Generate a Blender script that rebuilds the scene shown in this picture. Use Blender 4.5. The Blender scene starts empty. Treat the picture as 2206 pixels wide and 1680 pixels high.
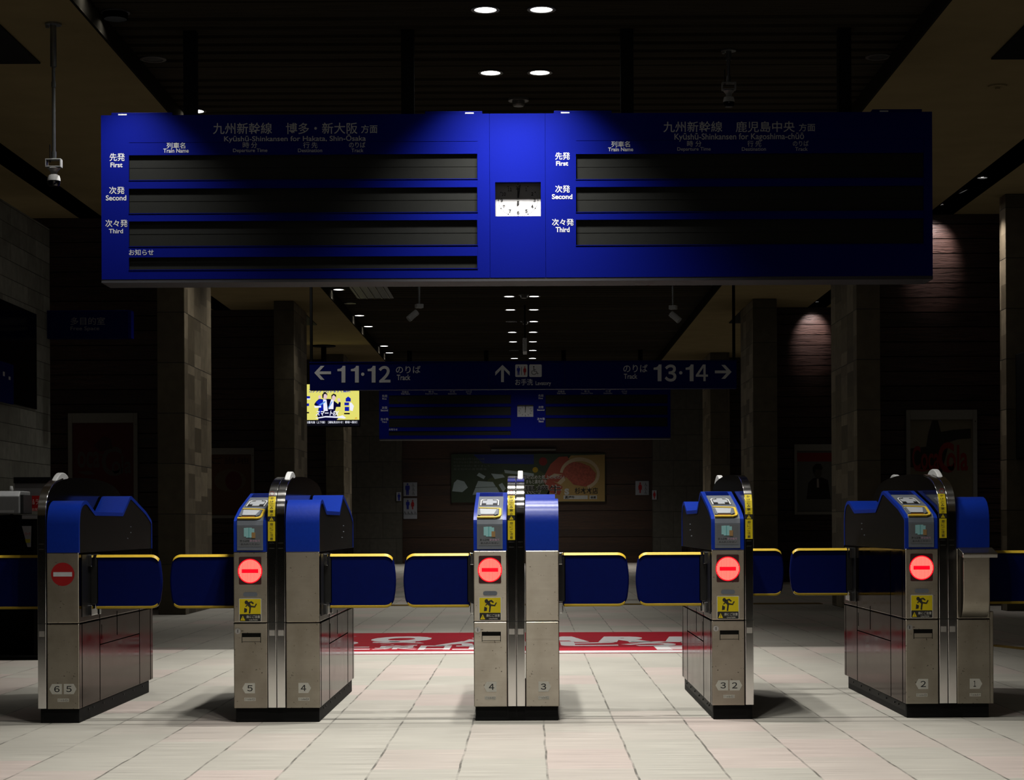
import bpy, bmesh, math, random
from mathutils import Matrix, Vector
random.seed(7)
S = bpy.context.scene
COL = S.collection
PI = math.pi
# ------------------------------------------------------------------ camera model (2206 x 1680)
F, U0, V0, H, ROLL = 4263.0, 1138.0, 1131.0, 0.9, 0.0045
def at(u, v, Y):
    """photo pixel -> (X, Z) of the point of the place at depth Y"""
    uu = U0 + (u - U0) - ROLL * (v - V0)
    vv = V0 + (v - V0) + ROLL * (u - U0)
    return (uu - U0) / F * Y, H - (vv - V0) / F * Y

# ------------------------------------------------------------------ materials
def lin(c):
    c = c / 255.0
    return c / 12.92 if c <= 0.04045 else ((c + 0.055) / 1.055) ** 2.4
def rgb(r, g, b):
    return (lin(r), lin(g), lin(b), 1.0)
MATS = {}
def mat(name, col, rough=0.5, metal=0.0, spec=0.5, emit=None, es=0.0, noise=0.0, nscale=(30, 30, 30), bump=0.0, rnoise=0.0):
    if name in MATS: return MATS[name]
    m = bpy.data.materials.new(name); m.use_nodes = True
    nt = m.node_tree; b = nt.nodes['Principled BSDF']
    b.inputs['Base Color'].default_value = col
    b.inputs['Roughness'].default_value = rough
    b.inputs['Metallic'].default_value = metal
    b.inputs['Specular IOR Level'].default_value = spec
    if emit:
        b.inputs['Emission Color'].default_value = emit; b.inputs['Emission Strength'].default_value = es
    tc = nt.nodes.new('ShaderNodeTexCoord'); mp = nt.nodes.new('ShaderNodeMapping')
    mp.inputs['Scale'].default_value = nscale
    nz = nt.nodes.new('ShaderNodeTexNoise'); nz.inputs['Scale'].default_value = 1.0; nz.inputs['Detail'].default_value = 4
    nt.links.new(tc.outputs['Object'], mp.inputs['Vector']); nt.links.new(mp.outputs['Vector'], nz.inputs['Vector'])
    if noise == 0: noise = 0.04
    mr = nt.nodes.new('ShaderNodeMapRange')
    mr.inputs['From Min'].default_value = 0.3; mr.inputs['From Max'].default_value = 0.7
    mr.inputs['To Min'].default_value = 1 - noise; mr.inputs['To Max'].default_value = 1 + noise
    nt.links.new(nz.outputs['Fac'], mr.inputs['Value'])
    mx = nt.nodes.new('ShaderNodeMix'); mx.data_type = 'RGBA'; mx.blend_type = 'MULTIPLY'
    mx.inputs['Factor'].default_value = 1.0; mx.inputs['A'].default_value = col
    nt.links.new(mr.outputs['Result'], mx.inputs['B']); nt.links.new(mx.outputs['Result'], b.inputs['Base Color'])
    if rnoise:
        m2 = nt.nodes.new('ShaderNodeMapRange'); m2.inputs['From Min'].default_value = 0.3; m2.inputs['From Max'].default_value = 0.7
        m2.inputs['To Min'].default_value = rough - rnoise; m2.inputs['To Max'].default_value = rough + rnoise
        nt.links.new(nz.outputs['Fac'], m2.inputs['Value']); nt.links.new(m2.outputs['Result'], b.inputs['Roughness'])
    if bump:
        bp = nt.nodes.new('ShaderNodeBump'); bp.inputs['Strength'].default_value = bump; bp.inputs['Distance'].default_value = 0.01
        nt.links.new(nz.outputs['Fac'], bp.inputs['Height']); nt.links.new(bp.outputs['Normal'], b.inputs['Normal'])
    MATS[name] = m
    return m

class NG:
    """tiny node-graph helper"""
    def __init__(s, name):
        s.m = bpy.data.materials.new(name); s.m.use_nodes = True; s.t = s.m.node_tree
        s.b = s.t.nodes['Principled BSDF']; MATS[name] = s.m
        s.tc = s.t.nodes.new('ShaderNodeTexCoord')
        sp = s.t.nodes.new('ShaderNodeSeparateXYZ'); s.l(s.tc.outputs['Object'], sp.inputs[0])
        s.x, s.y, s.z = sp.outputs
    def l(s, a, b): s.t.links.new(a, b)
    def put(s, sock, v):
        if isinstance(v, (int, float)): sock.default_value = v
        elif isinstance(v, tuple): sock.default_value = v
        else: s.l(v, sock)
    def math(s, op, a, b=0.0, c=0.0):
        n = s.t.nodes.new('ShaderNodeMath'); n.operation = op
        s.put(n.inputs[0], a); s.put(n.inputs[1], b); s.put(n.inputs[2], c)
        return n.outputs[0]
    def vec(s, x, y, z):
        n = s.t.nodes.new('ShaderNodeCombineXYZ'); s.put(n.inputs[0], x); s.put(n.inputs[1], y); s.put(n.inputs[2], z)
        return n.outputs[0]
    def noise(s, v, scale, detail=3):
        n = s.t.nodes.new('ShaderNodeTexNoise'); n.inputs['Scale'].default_value = scale; n.inputs['Detail'].default_value = detail
        s.l(v, n.inputs['Vector']); return n.outputs['Fac']
    def white(s, v):
        n = s.t.nodes.new('ShaderNodeTexWhiteNoise'); s.l(v, n.inputs['Vector']); return n.outputs['Value']
    def mix(s, f, a, b, mode='MIX'):
        n = s.t.nodes.new('ShaderNodeMix'); n.data_type = 'RGBA'; n.blend_type = mode
        s.put(n.inputs['Factor'], f); s.put(n.inputs['A'], a); s.put(n.inputs['B'], b); return n.outputs['Result']
    def rng(s, v, a, b, c, d):
        n = s.t.nodes.new('ShaderNodeMapRange'); s.put(n.inputs['Value'], v)
        for k, q in zip(('From Min', 'From Max', 'To Min', 'To Max'), (a, b, c, d)): n.inputs[k].default_value = q
        return n.outputs['Result']
    def bump(s, h, strength, dist=0.01):
        n = s.t.nodes.new('ShaderNodeBump'); n.inputs['Strength'].default_value = strength; n.inputs['Distance'].default_value = dist
        s.l(h, n.inputs['Height']); s.l(n.outputs['Normal'], s.b.inputs['Normal'])
    def joint(s, c, pitch, w):
        """1 on joints of width w every pitch along coordinate c; also the cell index"""
        q = s.math('DIVIDE', c, pitch); i = s.math('FLOOR', q); f = s.math('SUBTRACT', q, i)
        d = s.math('ABSOLUTE', s.math('SUBTRACT', f, 0.5))
        return s.math('GREATER_THAN', d, 0.5 - w / pitch / 2), i

def floor_mat():
    g = NG('floor_tiles')
    wob = g.math('MULTIPLY', g.math('SUBTRACT', g.noise(g.tc.outputs['Object'], 3.0), 0.5), 0.012)
    xs = g.math('ADD', g.math('SUBTRACT', g.x, 0.0656), wob)
    jx, ix = g.joint(xs, 0.323, 0.0085)
    yo = g.math('ADD', g.math('SUBTRACT', g.y, 0.2), g.math('MULTIPLY', g.math('MODULO', g.math('ABSOLUTE', ix), 2.0), 0.32))
    jy, iy = g.joint(yo, 0.646, 0.012)
    r = g.white(g.vec(ix, iy, 0.0))
    base = g.mix(g.rng(r, 0.6, 0.9, 0, 1), (0.57, 0.55, 0.49, 1), (0.64, 0.555, 0.51, 1))
    st = g.noise(g.vec(g.math('MULTIPLY', g.x, 1.2), g.math('MULTIPLY', g.y, 26.0), ix), 2.0, 6)
    base = g.mix(1.0, base, g.rng(st, 0.3, 0.72, 0.84, 1.12), 'MULTIPLY')
    dirt = g.noise(g.vec(g.x, g.y, 3.0), 1.3, 5)
    base = g.mix(1.0, base, g.rng(dirt, 0.3, 0.7, 0.9, 1.06), 'MULTIPLY')
    jm = g.noise(g.vec(g.math('MULTIPLY', g.x, 3.0), g.math('MULTIPLY', g.y, 2.0), 0), 2.2, 4)
    base = g.mix(g.math('MULTIPLY', jx, g.rng(jm, 0.38, 0.6, 0.15, 0.85)), base, (0.12, 0.115, 0.10, 1))
    base = g.mix(g.math('MULTIPLY', jy, g.rng(jm, 0.4, 0.65, 0.12, 0.0)), base, (0.7, 0.68, 0.63, 1))
    # the dark metal threshold joint under the gates and the seam behind it
    for yc, w, k in ((9.20, 0.016, 0.75), (9.02, 0.02, 0.35)):
        d = g.math('LESS_THAN', g.math('ABSOLUTE', g.math('SUBTRACT', g.math('ADD', g.y, wob), yc)), w)
        base = g.mix(g.math('MULTIPLY', d, k), base, (0.10, 0.095, 0.085, 1))
    g.l(base, g.b.inputs['Base Color'])
    g.l(g.rng(st, 0.3, 0.7, 0.42, 0.6), g.b.inputs['Roughness'])
    g.b.inputs['Specular IOR Level'].default_value = 0.25
    g.bump(st, 0.06, 0.004)
    return g.m

def stone_mat(name, axis, c1, c2, pw, ph, joint=0.008, strips=0):
    """tiled stone; axis 'x' or 'y' = the horizontal direction on the face; strips = vertical strip tiles inside each course"""
    g = NG(name)
    h = g.x if axis == 'x' else g.y
    jz, iz = g.joint(g.z, ph, joint)
    if strips:
        jh, ih = g.joint(h, pw, joint * 0.6)
        k = g.math('FLOOR', g.math('DIVIDE', g.math('ADD', g.z, g.math('MULTIPLY', g.white(g.vec(ih, 2.0, 0.0)), ph)), ph * strips))
        r = g.white(g.vec(ih, iz, k))
    else:
        hh = g.math('ADD', h, g.math('MULTIPLY', g.math('MODULO', g.math('ABSOLUTE', iz), 2.0), pw / 2))
        jh, ih = g.joint(hh, pw, joint)
        r = g.white(g.vec(ih, iz, 1.0))
    n = g.noise(g.tc.outputs['Object'], 9.0, 5)
    base = g.mix(r, c1, c2)
    base = g.mix(1.0, base, g.rng(n, 0.3, 0.7, 0.8, 1.15), 'MULTIPLY')
    base = g.mix(g.math('MAXIMUM', jz, g.math('MULTIPLY', jh, 0.6)), base, (c1[0] * .15, c1[1] * .15, c1[2] * .15, 1))
    g.l(base, g.b.inputs['Base Color']); g.b.inputs['Roughness'].default_value = 0.55
    g.bump(n, 0.15)
    return g.m

def wood_mat(name, c1, c2, rough=0.42):
    """dark stained boards laid along X"""
    g = NG(name)
    i = g.math('FLOOR', g.math('DIVIDE', g.z, 0.16))
    warp = g.noise(g.vec(g.math('MULTIPLY', g.x, 1.2), g.math('MULTIPLY', g.z, 5.0), i), 2.5, 3)
    st = g.noise(g.vec(g.math('MULTIPLY', g.x, 0.6), g.math('ADD', g.math('MULTIPLY', g.z, 30.0), g.math('MULTIPLY', warp, 3.0)), i), 3.0, 6)
    r = g.white(g.vec(i, 3.0, 1.0))
    base = g.mix(g.rng(st, 0.35, 0.65, 0, 1), c1, c2)
    base = g.mix(1.0, base, g.rng(r, 0, 1, 0.6, 1.4), 'MULTIPLY')
    g.l(base, g.b.inputs['Base Color']); g.l(g.rng(st, 0.3, 0.7, rough - .08, rough + .15), g.b.inputs['Roughness'])
    g.bump(st, 0.25)
    return g.m

def steel_mat(name, col, rough, stretch, rn, aniso=0.0, stain=0.25, tangent=(1, 0, 0)):
    g = NG(name)
    if aniso:
        g.b.inputs['Anisotropic'].default_value = aniso
        g.l(g.vec(*[float(q) for q in tangent]), g.b.inputs['Tangent'])
    st = g.noise(g.vec(g.math('MULTIPLY', g.x, stretch[0]), g.math('MULTIPLY', g.y, stretch[1]), g.math('MULTIPLY', g.z, stretch[2])), 1.0, 4)
    dirt = g.noise(g.tc.outputs['Object'], 6.0, 6)
    spots = g.noise(g.tc.outputs['Object'], 85.0, 2)
    base = g.mix(g.rng(dirt, 0.42, 0.72, 0, stain), col, (col[0] * .45, col[1] * .42, col[2] * .36, 1))
    base = g.mix(g.rng(spots, 0.70, 0.74, 0, stain * 1.6), base, (.06, .05, .04, 1))
    base = g.mix(1.0, base, g.rng(st, 0.3, 0.7, 0.97, 1.02), 'MULTIPLY')
    g.l(base, g.b.inputs['Base Color']); g.b.inputs['Metallic'].default_value = 1.0
    g.l(g.math('ADD', g.rng(st, 0.3, 0.7, rough - rn, rough + rn), g.rng(dirt, 0.4, 0.75, 0, rn * 1.5)), g.b.inputs['Roughness'])
    return g.m

M_floor = floor_mat()
M_steel = steel_mat('brushed_steel', (0.40, 0.365, 0.305, 1), 0.30, (3, 3, 420), 0.02, aniso=.88, tangent=(0, 0, 1), stain=.5)
M_steel2 = steel_mat('satin_steel', (0.47, 0.45, 0.42, 1), 0.36, (3, 3, 420), 0.03, aniso=.8, tangent=(0, 0, 1))
M_side = steel_mat('polished_steel', (0.22, 0.205, 0.20, 1), 0.09, (6, 6, 6), 0.03, stain=0.12)
M_side.node_tree.nodes['Principled BSDF'].inputs['Specular Tint'].default_value = (.42, .39, .38, 1)
M_strip = steel_mat('mirror_steel', (0.66, 0.65, 0.63, 1), 0.20, (30, 30, 30), 0.01, aniso=.9, stain=0.03)
M_chrome = mat('chrome', (0.75, 0.75, 0.76, 1), 0.12, 1.0)
M_blue = mat('blue_hood_plastic', (0.004, 0.036, 0.40, 1), 0.33, spec=0.4, noise=0.05, nscale=(60, 60, 60), bump=0.04)
M_flap = mat('blue_flap_padding', (0.001, 0.007, 0.11, 1), 0.55, spec=0.12, noise=0.06)
M_board = mat('blue_board_paint', (0.0015, 0.0065, 0.20, 1), 0.5, spec=0.08, noise=0.03, nscale=(80, 80, 80))
M_boarddk = mat('blue_sign_paint', (0.002, 0.007, 0.12, 1), 0.5, spec=0.06)
M_hoodside = mat('charcoal_side_plastic', (0.005, 0.005, 0.0045, 1), 0.5, spec=0.08)
M_blk = mat('black_plastic', (0.004, 0.004, 0.004, 1), 0.45)
M_blkglos = mat('black_acrylic', (0.003, 0.003, 0.004, 1), 0.12)
M_plinth = mat('black_plinth_rubber', (0.003, 0.003, 0.003, 1), 0.7, spec=0.2)
M_yel = mat('yellow_plastic', (0.92, 0.62, 0.05, 1), 0.4)
M_yels = mat('yellow_sticker', (0.90, 0.70, 0.01, 1), 0.5)
M_ink = mat('black_ink', (0.006, 0.006, 0.006, 1), 0.6)
M_white = mat('white_sign_lettering', (0.72, 0.73, 0.75, 1), 0.5)
M_wplas = mat('white_lamp_plastic', (0.85, 0.86, 0.86, 1), 0.35)
M_greyp = mat('grey_reader_plastic', (0.17, 0.19, 0.22, 1), 0.4)
M_silver = mat('silver_plastic', (0.55, 0.58, 0.62, 1), 0.3)
M_stk = mat('grey_sticker', (0.16, 0.17, 0.18, 1), 0.45)
M_teal = mat('teal_ticket_print', (0.38, 0.74, 0.74, 1), 0.5)
M_teal2 = mat('dark_teal_ticket_print', (0.16, 0.52, 0.52, 1), 0.5)
M_brown = mat('brown_ticket_print', (0.42, 0.25, 0.10, 1), 0.5)
M_pink = mat('pink_ink', (0.72, 0.40, 0.55, 1), 0.5)
M_plate = mat('pale_number_sticker', (0.80, 0.77, 0.66, 1), 0.5)
M_red = mat('red_sticker', (0.45, 0.008, 0.010, 1), 0.5)
M_amber = mat('amber_slot', (0.17, 0.065, 0.005, 1), 0.4)
M_screen = mat('dark_display_glass', (0.020, 0.021, 0.020, 1), 0.4, spec=0.2)
M_clock = mat('clock_dial_white', (0.55, 0.55, 0.57, 1), 0.5)
M_rail = mat('grey_bottom_rail', (0.05, 0.05, 0.06, 1), 0.5)
M_slat = mat('dark_slat', (0.12, 0.10, 0.075, 1), 0.8, spec=0.0, noise=0.2, nscale=(2, 40, 2))
M_void = mat('black_void', (0.0015, 0.0015, 0.0015, 1), 0.9, spec=0.0)
M_plaster = mat('brown_plaster', (0.62, 0.48, 0.255, 1), 0.9, spec=0.0, noise=0.06, nscale=(3, 3, 3))
M_wood = wood_mat('dark_stained_boards', (0.010, 0.0045, 0.0035, 1), (0.055, 0.024, 0.018, 1))
M_wood2 = wood_mat('brown_stained_boards', (0.02, 0.009, 0.005, 1), (0.06, 0.028, 0.014, 1), 0.5)
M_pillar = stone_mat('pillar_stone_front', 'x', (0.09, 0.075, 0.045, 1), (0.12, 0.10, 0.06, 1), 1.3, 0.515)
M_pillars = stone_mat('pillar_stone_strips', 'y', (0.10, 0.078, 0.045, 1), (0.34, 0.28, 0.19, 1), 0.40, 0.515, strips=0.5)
M_stonew = stone_mat('stone_wall_tiles', 'y', (0.24, 0.24, 0.205, 1), (0.38, 0.38, 0.33, 1), 0.62, 0.17, 0.006)
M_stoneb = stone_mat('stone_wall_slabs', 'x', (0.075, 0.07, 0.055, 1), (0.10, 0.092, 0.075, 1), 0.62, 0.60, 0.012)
M_black = mat('black_paint', (0.003, 0.003, 0.003, 1), 0.7, spec=0.08)
M_grey = mat('grey_metal_frame', (0.22, 0.21, 0.185, 1), 0.5, noise=0.05)
M_camgrey = mat('light_grey_camera_shell', (0.55, 0.56, 0.57, 1), 0.4)
M_pole = mat('grey_pole_metal', (0.30, 0.32, 0.33, 1), 0.35, 0.8)
M_lampon = mat('lit_lamp_lens', (0.9, 0.9, 0.9, 1), 0.4, emit=(1.0, 0.98, 0.94, 1), es=9)
M_lampoff = mat('unlit_lamp_lens', (0.05, 0.05, 0.05, 1), 0.4)
M_lamprim = mat('lamp_rim', (0.10, 0.10, 0.10, 1), 0.4)
M_rimoff = mat('grey_lamp_rim', (0.22, 0.21, 0.2, 1), 0.4)
M_led = mat('red_led_glow', (0.3, 0, 0, 1), 0.4, emit=(1.0, 0.0, 0.012, 1), es=1.25)
M_led2 = mat('pink_led_glow', (0.3, 0.1, 0.1, 1), 0.4, emit=(1.0, 0.42, 0.30, 1), es=1.0)
M_ledoff = mat('dark_led_matrix', (0.035, 0.002, 0.002, 1), 0.55)
M_ban_r = mat('red_banner_vinyl', (0.50, 0.010, 0.030, 1), 0.45, noise=0.12, nscale=(9, 9, 9))
M_ban_w = mat('white_banner_vinyl', (0.86, 0.84, 0.86, 1), 0.45, noise=0.04)
M_tactile = mat('yellow_tactile_paving', (0.30, 0.19, 0.03, 1), 0.6, noise=0.2)
M_tv_y = mat('television_yellow', (0, 0, 0, 1), 0.4, emit=rgb(228, 222, 112), es=1.0)
M_tv_k = mat('television_black', (0, 0, 0, 1), 0.3, emit=(0.003, 0.003, 0.006, 1), es=1.0)
M_tv_b = mat('television_blue', (0, 0, 0, 1), 0.4, emit=rgb(12, 28, 165), es=1.0)
M_tv_n = mat('television_navy', (0, 0, 0, 1), 0.4, emit=rgb(6, 6, 50), es=1.0)
M_tv_w = mat('television_white', (0, 0, 0, 1), 0.4, emit=rgb(238, 240, 255), es=1.0)
M_tv_s = mat('television_skin', (0, 0, 0, 1), 0.4, emit=rgb(226, 196, 205), es=1.0)
M_tv_l = mat('television_light_blue', (0, 0, 0, 1), 0.4, emit=rgb(90, 150, 225), es=1.0)
M_tv_o = mat('television_orange', (0, 0, 0, 1), 0.4, emit=rgb(222, 160, 20), es=1.0)
def flat(name, r, g, b): return mat(name, rgb(r, g, b), 0.5)

# ------------------------------------------------------------------ mesh builder
class MB:
    def __init__(s): s.v = []; s.f = []; s.fm = []; s.mi = 0
    def quadbox(s, pts):
        n = len(s.v); s.v += [tuple(p) for p in pts]
        for q in ((0, 3, 2, 1), (4, 5, 6, 7), (0, 1, 5, 4), (1, 2, 6, 5), (2, 3, 7, 6), (3, 0, 4, 7)):
            s.f.append([n + i for i in q]); s.fm.append(s.mi)
    def box(s, x0, x1, y0, y1, z0, z1):
        s.quadbox([(x0, y0, z0), (x1, y0, z0), (x1, y1, z0), (x0, y1, z0), (x0, y0, z1), (x1, y0, z1), (x1, y1, z1), (x0, y1, z1)])
        return s
    def prism(s, pts, e0, e1, axis='x'):
        """2-D outline extruded along an axis: x: pts are (y, z); y: pts are (x, z); z: pts are (x, y)"""
        n = len(s.v); k = len(pts)
        for e in (e0, e1):
            for a, b in pts:
                s.v.append({'x': (e, a, b), 'y': (a, e, b), 'z': (a, b, e)}[axis])
        s.f.append(list(range(n, n + k))); s.f.append(list(range(n + 2 * k - 1, n + k - 1, -1))); s.fm += [s.mi] * 2
        for i in range(k):
            j = (i + 1) % k
            s.f.append([n + j, n + i, n + k + i, n + k + j]); s.fm.append(s.mi)
        return s
    def band(s, A, B, x0, x1):
        """closed strip between polylines A and B (lists of (y, z)), extruded over x"""
        n = len(s.v); k = len(A)
        for x in (x0, x1):
            for P in (A, B):
                for y, z in P: s.v.append((x, y, z))
        a0, b0, a1, b1 = n, n + k, n + 2 * k, n + 3 * k
        for i in range(k - 1):
            for q in ([a0 + i, a0 + i + 1, a1 + i + 1, a1 + i], [b0 + i + 1, b0 + i, b1 + i, b1 + i + 1],
                      [a0 + i + 1, a0 + i, b0 + i, b0 + i + 1], [a1 + i, a1 + i + 1, b1 + i + 1, b1 + i]):
                s.f.append(q); s.fm.append(s.mi)
        for q in ([a0, a1, b1, b0], [a1 + k - 1, a0 + k - 1, b0 + k - 1, b1 + k - 1]):
            s.f.append(q); s.fm.append(s.mi)
        return s
    def cyl(s, c, r, h, axis='z', n=24, r2=None):
        r2 = r if r2 is None else r2
        k = len(s.v)
        for e, rr in ((0, r), (h, r2)):
            for i in range(n):
                a = 2 * PI * i / n; p, q = rr * math.cos(a), rr * math.sin(a)
                d = {'z': (p, q, e), 'y': (p, e, q), 'x': (e, p, q)}[axis]
                s.v.append((c[0] + d[0], c[1] + d[1], c[2] + d[2]))
        s.f.append(list(range(k, k + n))[::-1]); s.f.append(list(range(k + n, k + 2 * n))); s.fm += [s.mi] * 2
        for i in range(n):
            j = (i + 1) % n
            s.f.append([k + i, k + j, k + n + j, k + n + i]); s.fm.append(s.mi)
        return s
    def ring(s, c, r0, r1, h, axis='z', n=28):
        k = len(s.v)
        for e, rr in ((0, r0), (0, r1), (h, r1), (h, r0)):
            for i in range(n):
                a = 2 * PI * i / n; p, q = rr * math.cos(a), rr * math.sin(a)
                d = {'z': (p, q, e), 'y': (p, e, q), 'x': (e, p, q)}[axis]
                s.v.append((c[0] + d[0], c[1] + d[1], c[2] + d[2]))
        for t in range(4):
            u = (t + 1) % 4
            for i in range(n):
                j = (i + 1) % n
                s.f.append([k + t * n + i, k + t * n + j, k + u * n + j, k + u * n + i]); s.fm.append(s.mi)
        return s
    def lathe(s, prof, c, n=24, axis='z'):
        k = len(s.v)
        for r, e in prof:
            for i in range(n):
                a = 2 * PI * i / n; p, q = r * math.cos(a), r * math.sin(a)
                d = {'z': (p, q, e), 'y': (p, e, q), 'x': (e, p, q)}[axis]
                s.v.append((c[0] + d[0], c[1] + d[1], c[2] + d[2]))
        for t in range(len(prof) - 1):
            for i in range(n):
                j = (i + 1) % n
                s.f.append([k + t * n + i, k + t * n + j, k + (t + 1) * n + j, k + (t + 1) * n + i]); s.fm.append(s.mi)
        s.f.append(list(range(k, k + n))[::-1]); s.f.append(list(range(k + (len(prof) - 1) * n, k + len(prof) * n))); s.fm += [s.mi] * 2
        return s
    def plate(s, pts, M, t=0.002):
        """flat outline (a, b) in the plane of matrix M, thickness t along its normal"""
        n = len(s.v); k = len(pts)
        for e in (0, t):
            for a, b in pts: s.v.append(tuple(M @ Vector((a, b, e))))
        s.f.append(list(range(n, n + k))[::-1]); s.f.append(list(range(n + k, n + 2 * k))); s.fm += [s.mi] * 2
        for i in range(k):
            j = (i + 1) % k
            s.f.append([n + i, n + j, n + k + j, n + k + i]); s.fm.append(s.mi)
        return s
    def text(s, string, x0, y0, x1, y1, M, bold=0.0, e=0.0, shear=0.0):
        """lettering fitted into the rectangle x0..x1, y0..y1 of the plane of M"""
        vs, fs = glyphs(string, bold, shear)
        if not vs: return s
        ax = min(v[0] for v in vs); bx = max(v[0] for v in vs); ay = min(v[1] for v in vs); by = max(v[1] for v in vs)
        kx = (x1 - x0) / max(bx - ax, 1e-6); ky = (y1 - y0) / max(by - ay, 1e-6)
        n = len(s.v)
        for v in vs: s.v.append(tuple(M @ Vector((x0 + (v[0] - ax) * kx, y0 + (v[1] - ay) * ky, e))))
        for f in fs: s.f.append([n + i for i in f]); s.fm.append(s.mi)
        return s
    def build(s, name, m, parent=None, bevel=0.0, smooth=False, seg=2, fix=True):
        me = bpy.data.meshes.new(name); me.from_pydata(s.v, [], s.f)
        ms = m if isinstance(m, (list, tuple)) else [m]
        for q in ms: me.materials.append(q)
        me.polygons.foreach_set('material_index', s.fm)
        if fix:
            b = bmesh.new(); b.from_mesh(me); bmesh.ops.recalc_face_normals(b, faces=b.faces); b.to_mesh(me); b.free()
        if smooth:
            for p in me.polygons: p.use_smooth = True
            try: me.set_sharp_from_angle(angle=math.radians(35))
            except Exception: pass
        o = bpy.data.objects.new(name, me); COL.objects.link(o)
        if parent: o.parent = parent
        if bevel:
            d = o.modifiers.new('bevel', 'BEVEL'); d.width = bevel; d.segments = seg; d.limit_method = 'ANGLE'; d.angle_limit = math.radians(40)
            d.harden_normals = False
        return o

_G = {}
def glyphs(string, bold, shear):
    key = (string, bold, shear)
    if key in _G: return _G[key]
    c = bpy.data.curves.new('t', 'FONT'); c.body = string; c.size = 1; c.offset = bold; c.resolution_u = 4; c.shear = shear
    o = bpy.data.objects.new('t', c); COL.objects.link(o)
    dg = bpy.context.evaluated_depsgraph_get(); dg.update()
    me = bpy.data.meshes.new_from_object(o.evaluated_get(dg))
    r = ([tuple(v.co) for v in me.vertices], [list(p.vertices) for p in me.polygons])
    bpy.data.objects.remove(o); bpy.data.curves.remove(c); bpy.data.meshes.remove(me)
    _G[key] = r
    return r

FRONT = Matrix(((1, 0, 0, 0), (0, 0, -1, 0), (0, 1, 0, 0), (0, 0, 0, 1)))          # plane (a, b) -> (x, z), facing the camera (-Y)
def front(y): return Matrix.Translation((0, y, 0)) @ FRONT
UPM = Matrix.Identity(4)

def rrect(x0, x1, y0, y1, r, n=6, corners='1234'):
    p = []
    for k, (cx, cy, a0) in enumerate(((x1 - r, y0 + r, -90), (x1 - r, y1 - r, 0), (x0 + r, y1 - r, 90), (x0 + r, y0 + r, 180))):
        if str(k + 1) in corners:
            for i in range(n + 1):
                a = math.radians(a0 + 90 * i / n); p.append((cx + r * math.cos(a), cy + r * math.sin(a)))
        else:
            p.append(((x1, y0), (x1, y1), (x0, y1), (x0, y0))[k])
    return p
def disc(cx, cy, r, n=32, ry=None):
    ry = ry or r
    return [(cx + r * math.cos(2 * PI * i / n), cy + ry * math.sin(2 * PI * i / n)) for i in range(n)]
def rect(x0, x1, y0, y1): return [(x0, y0), (x1, y0), (x1, y1), (x0, y1)]

def holes(mb, x0, x1, z0, z1, hs, y0, y1):
    """a sheet x0..x1, z0..z1 with rectangular holes"""
    xs = sorted({x0, x1} | {h[0] for h in hs} | {h[1] for h in hs}); zs = sorted({z0, z1} | {h[2] for h in hs} | {h[3] for h in hs})
    for i in range(len(xs) - 1):
        j0 = None
        for j in range(len(zs) - 1):
            cx, cz = (xs[i] + xs[i + 1]) / 2, (zs[j] + zs[j + 1]) / 2
            inside = any(h[0] < cx < h[1] and h[2] < cz < h[3] for h in hs)
            if not inside and j0 is None: j0 = zs[j]
            if inside and j0 is not None:
                mb.box(xs[i], xs[i + 1], y0, y1, j0, zs[j]); j0 = None
        if j0 is not None: mb.box(xs[i], xs[i + 1], y0, y1, j0, zs[-1])
    return mb

# ------------------------------------------------------------------ scene bookkeeping
def tag(o, label, cat, group=None, kind=None):
    o['label'] = label; o['category'] = cat
    if group: o['group'] = group
    if kind: o['kind'] = kind
    return o
def thing(name, label, cat, loc=(0, 0, 0), group=None, rz=0.0):
    o = bpy.data.objects.new(name, None); COL.objects.link(o); o.location = loc; o.rotation_euler = (0, 0, rz)
    o.empty_display_size = 0.1
    return tag(o, label, cat, group)
def struct(name, mb, m, label, cat, **k):
    o = mb.build(name, m, **k); o['kind'] = 'structure'; return tag(o, label, cat)
KIDS = {}
def copy_tree(o, parent=None):
    c = o.copy(); COL.objects.link(c)
    if parent: c.parent = parent
    for ch in list(o.children): copy_tree(ch, c)
    return c

# ================================================================== THE SETTING
YW1, YW2, YW3, YB = 21.55, 30.74, 39.93, 46.8
ZP, ZS = 4.26, 4.40                     # plaster soffit, slatted ceiling
XL, XR = -2.89, 2.72                    # edges of the slatted middle bay
struct('floor', MB().box(-16, 16, -14, YB + .3, -0.2, 0), M_floor, 'pale beige stone tile floor of the station hall', 'floor')

# slatted ceiling: six narrow slats and one broad lamp slat every 1.87 m
mb = MB()
P0 = 13.42
YLAMP = [P0 + 1.87 * k for k in range(-8, 17)]
for y in YLAMP:
    mb.box(XL, XR, y - .19, y + .19, ZS, ZS + .03)
    for q in range(6):
        a = y + .19 + .095 + q * .2415
        mb.box(XL, XR, a, a + .15, ZS, ZS + .025)
struct('ceiling', mb, M_slat, 'dark slatted ceiling over the middle of the hall', 'ceiling')
struct('ceiling_void', MB().box(XL - .05, XR + .05, -3, YB, ZS + .25, ZS + .3), M_void, 'black void above the ceiling slats', 'ceiling')
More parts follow.
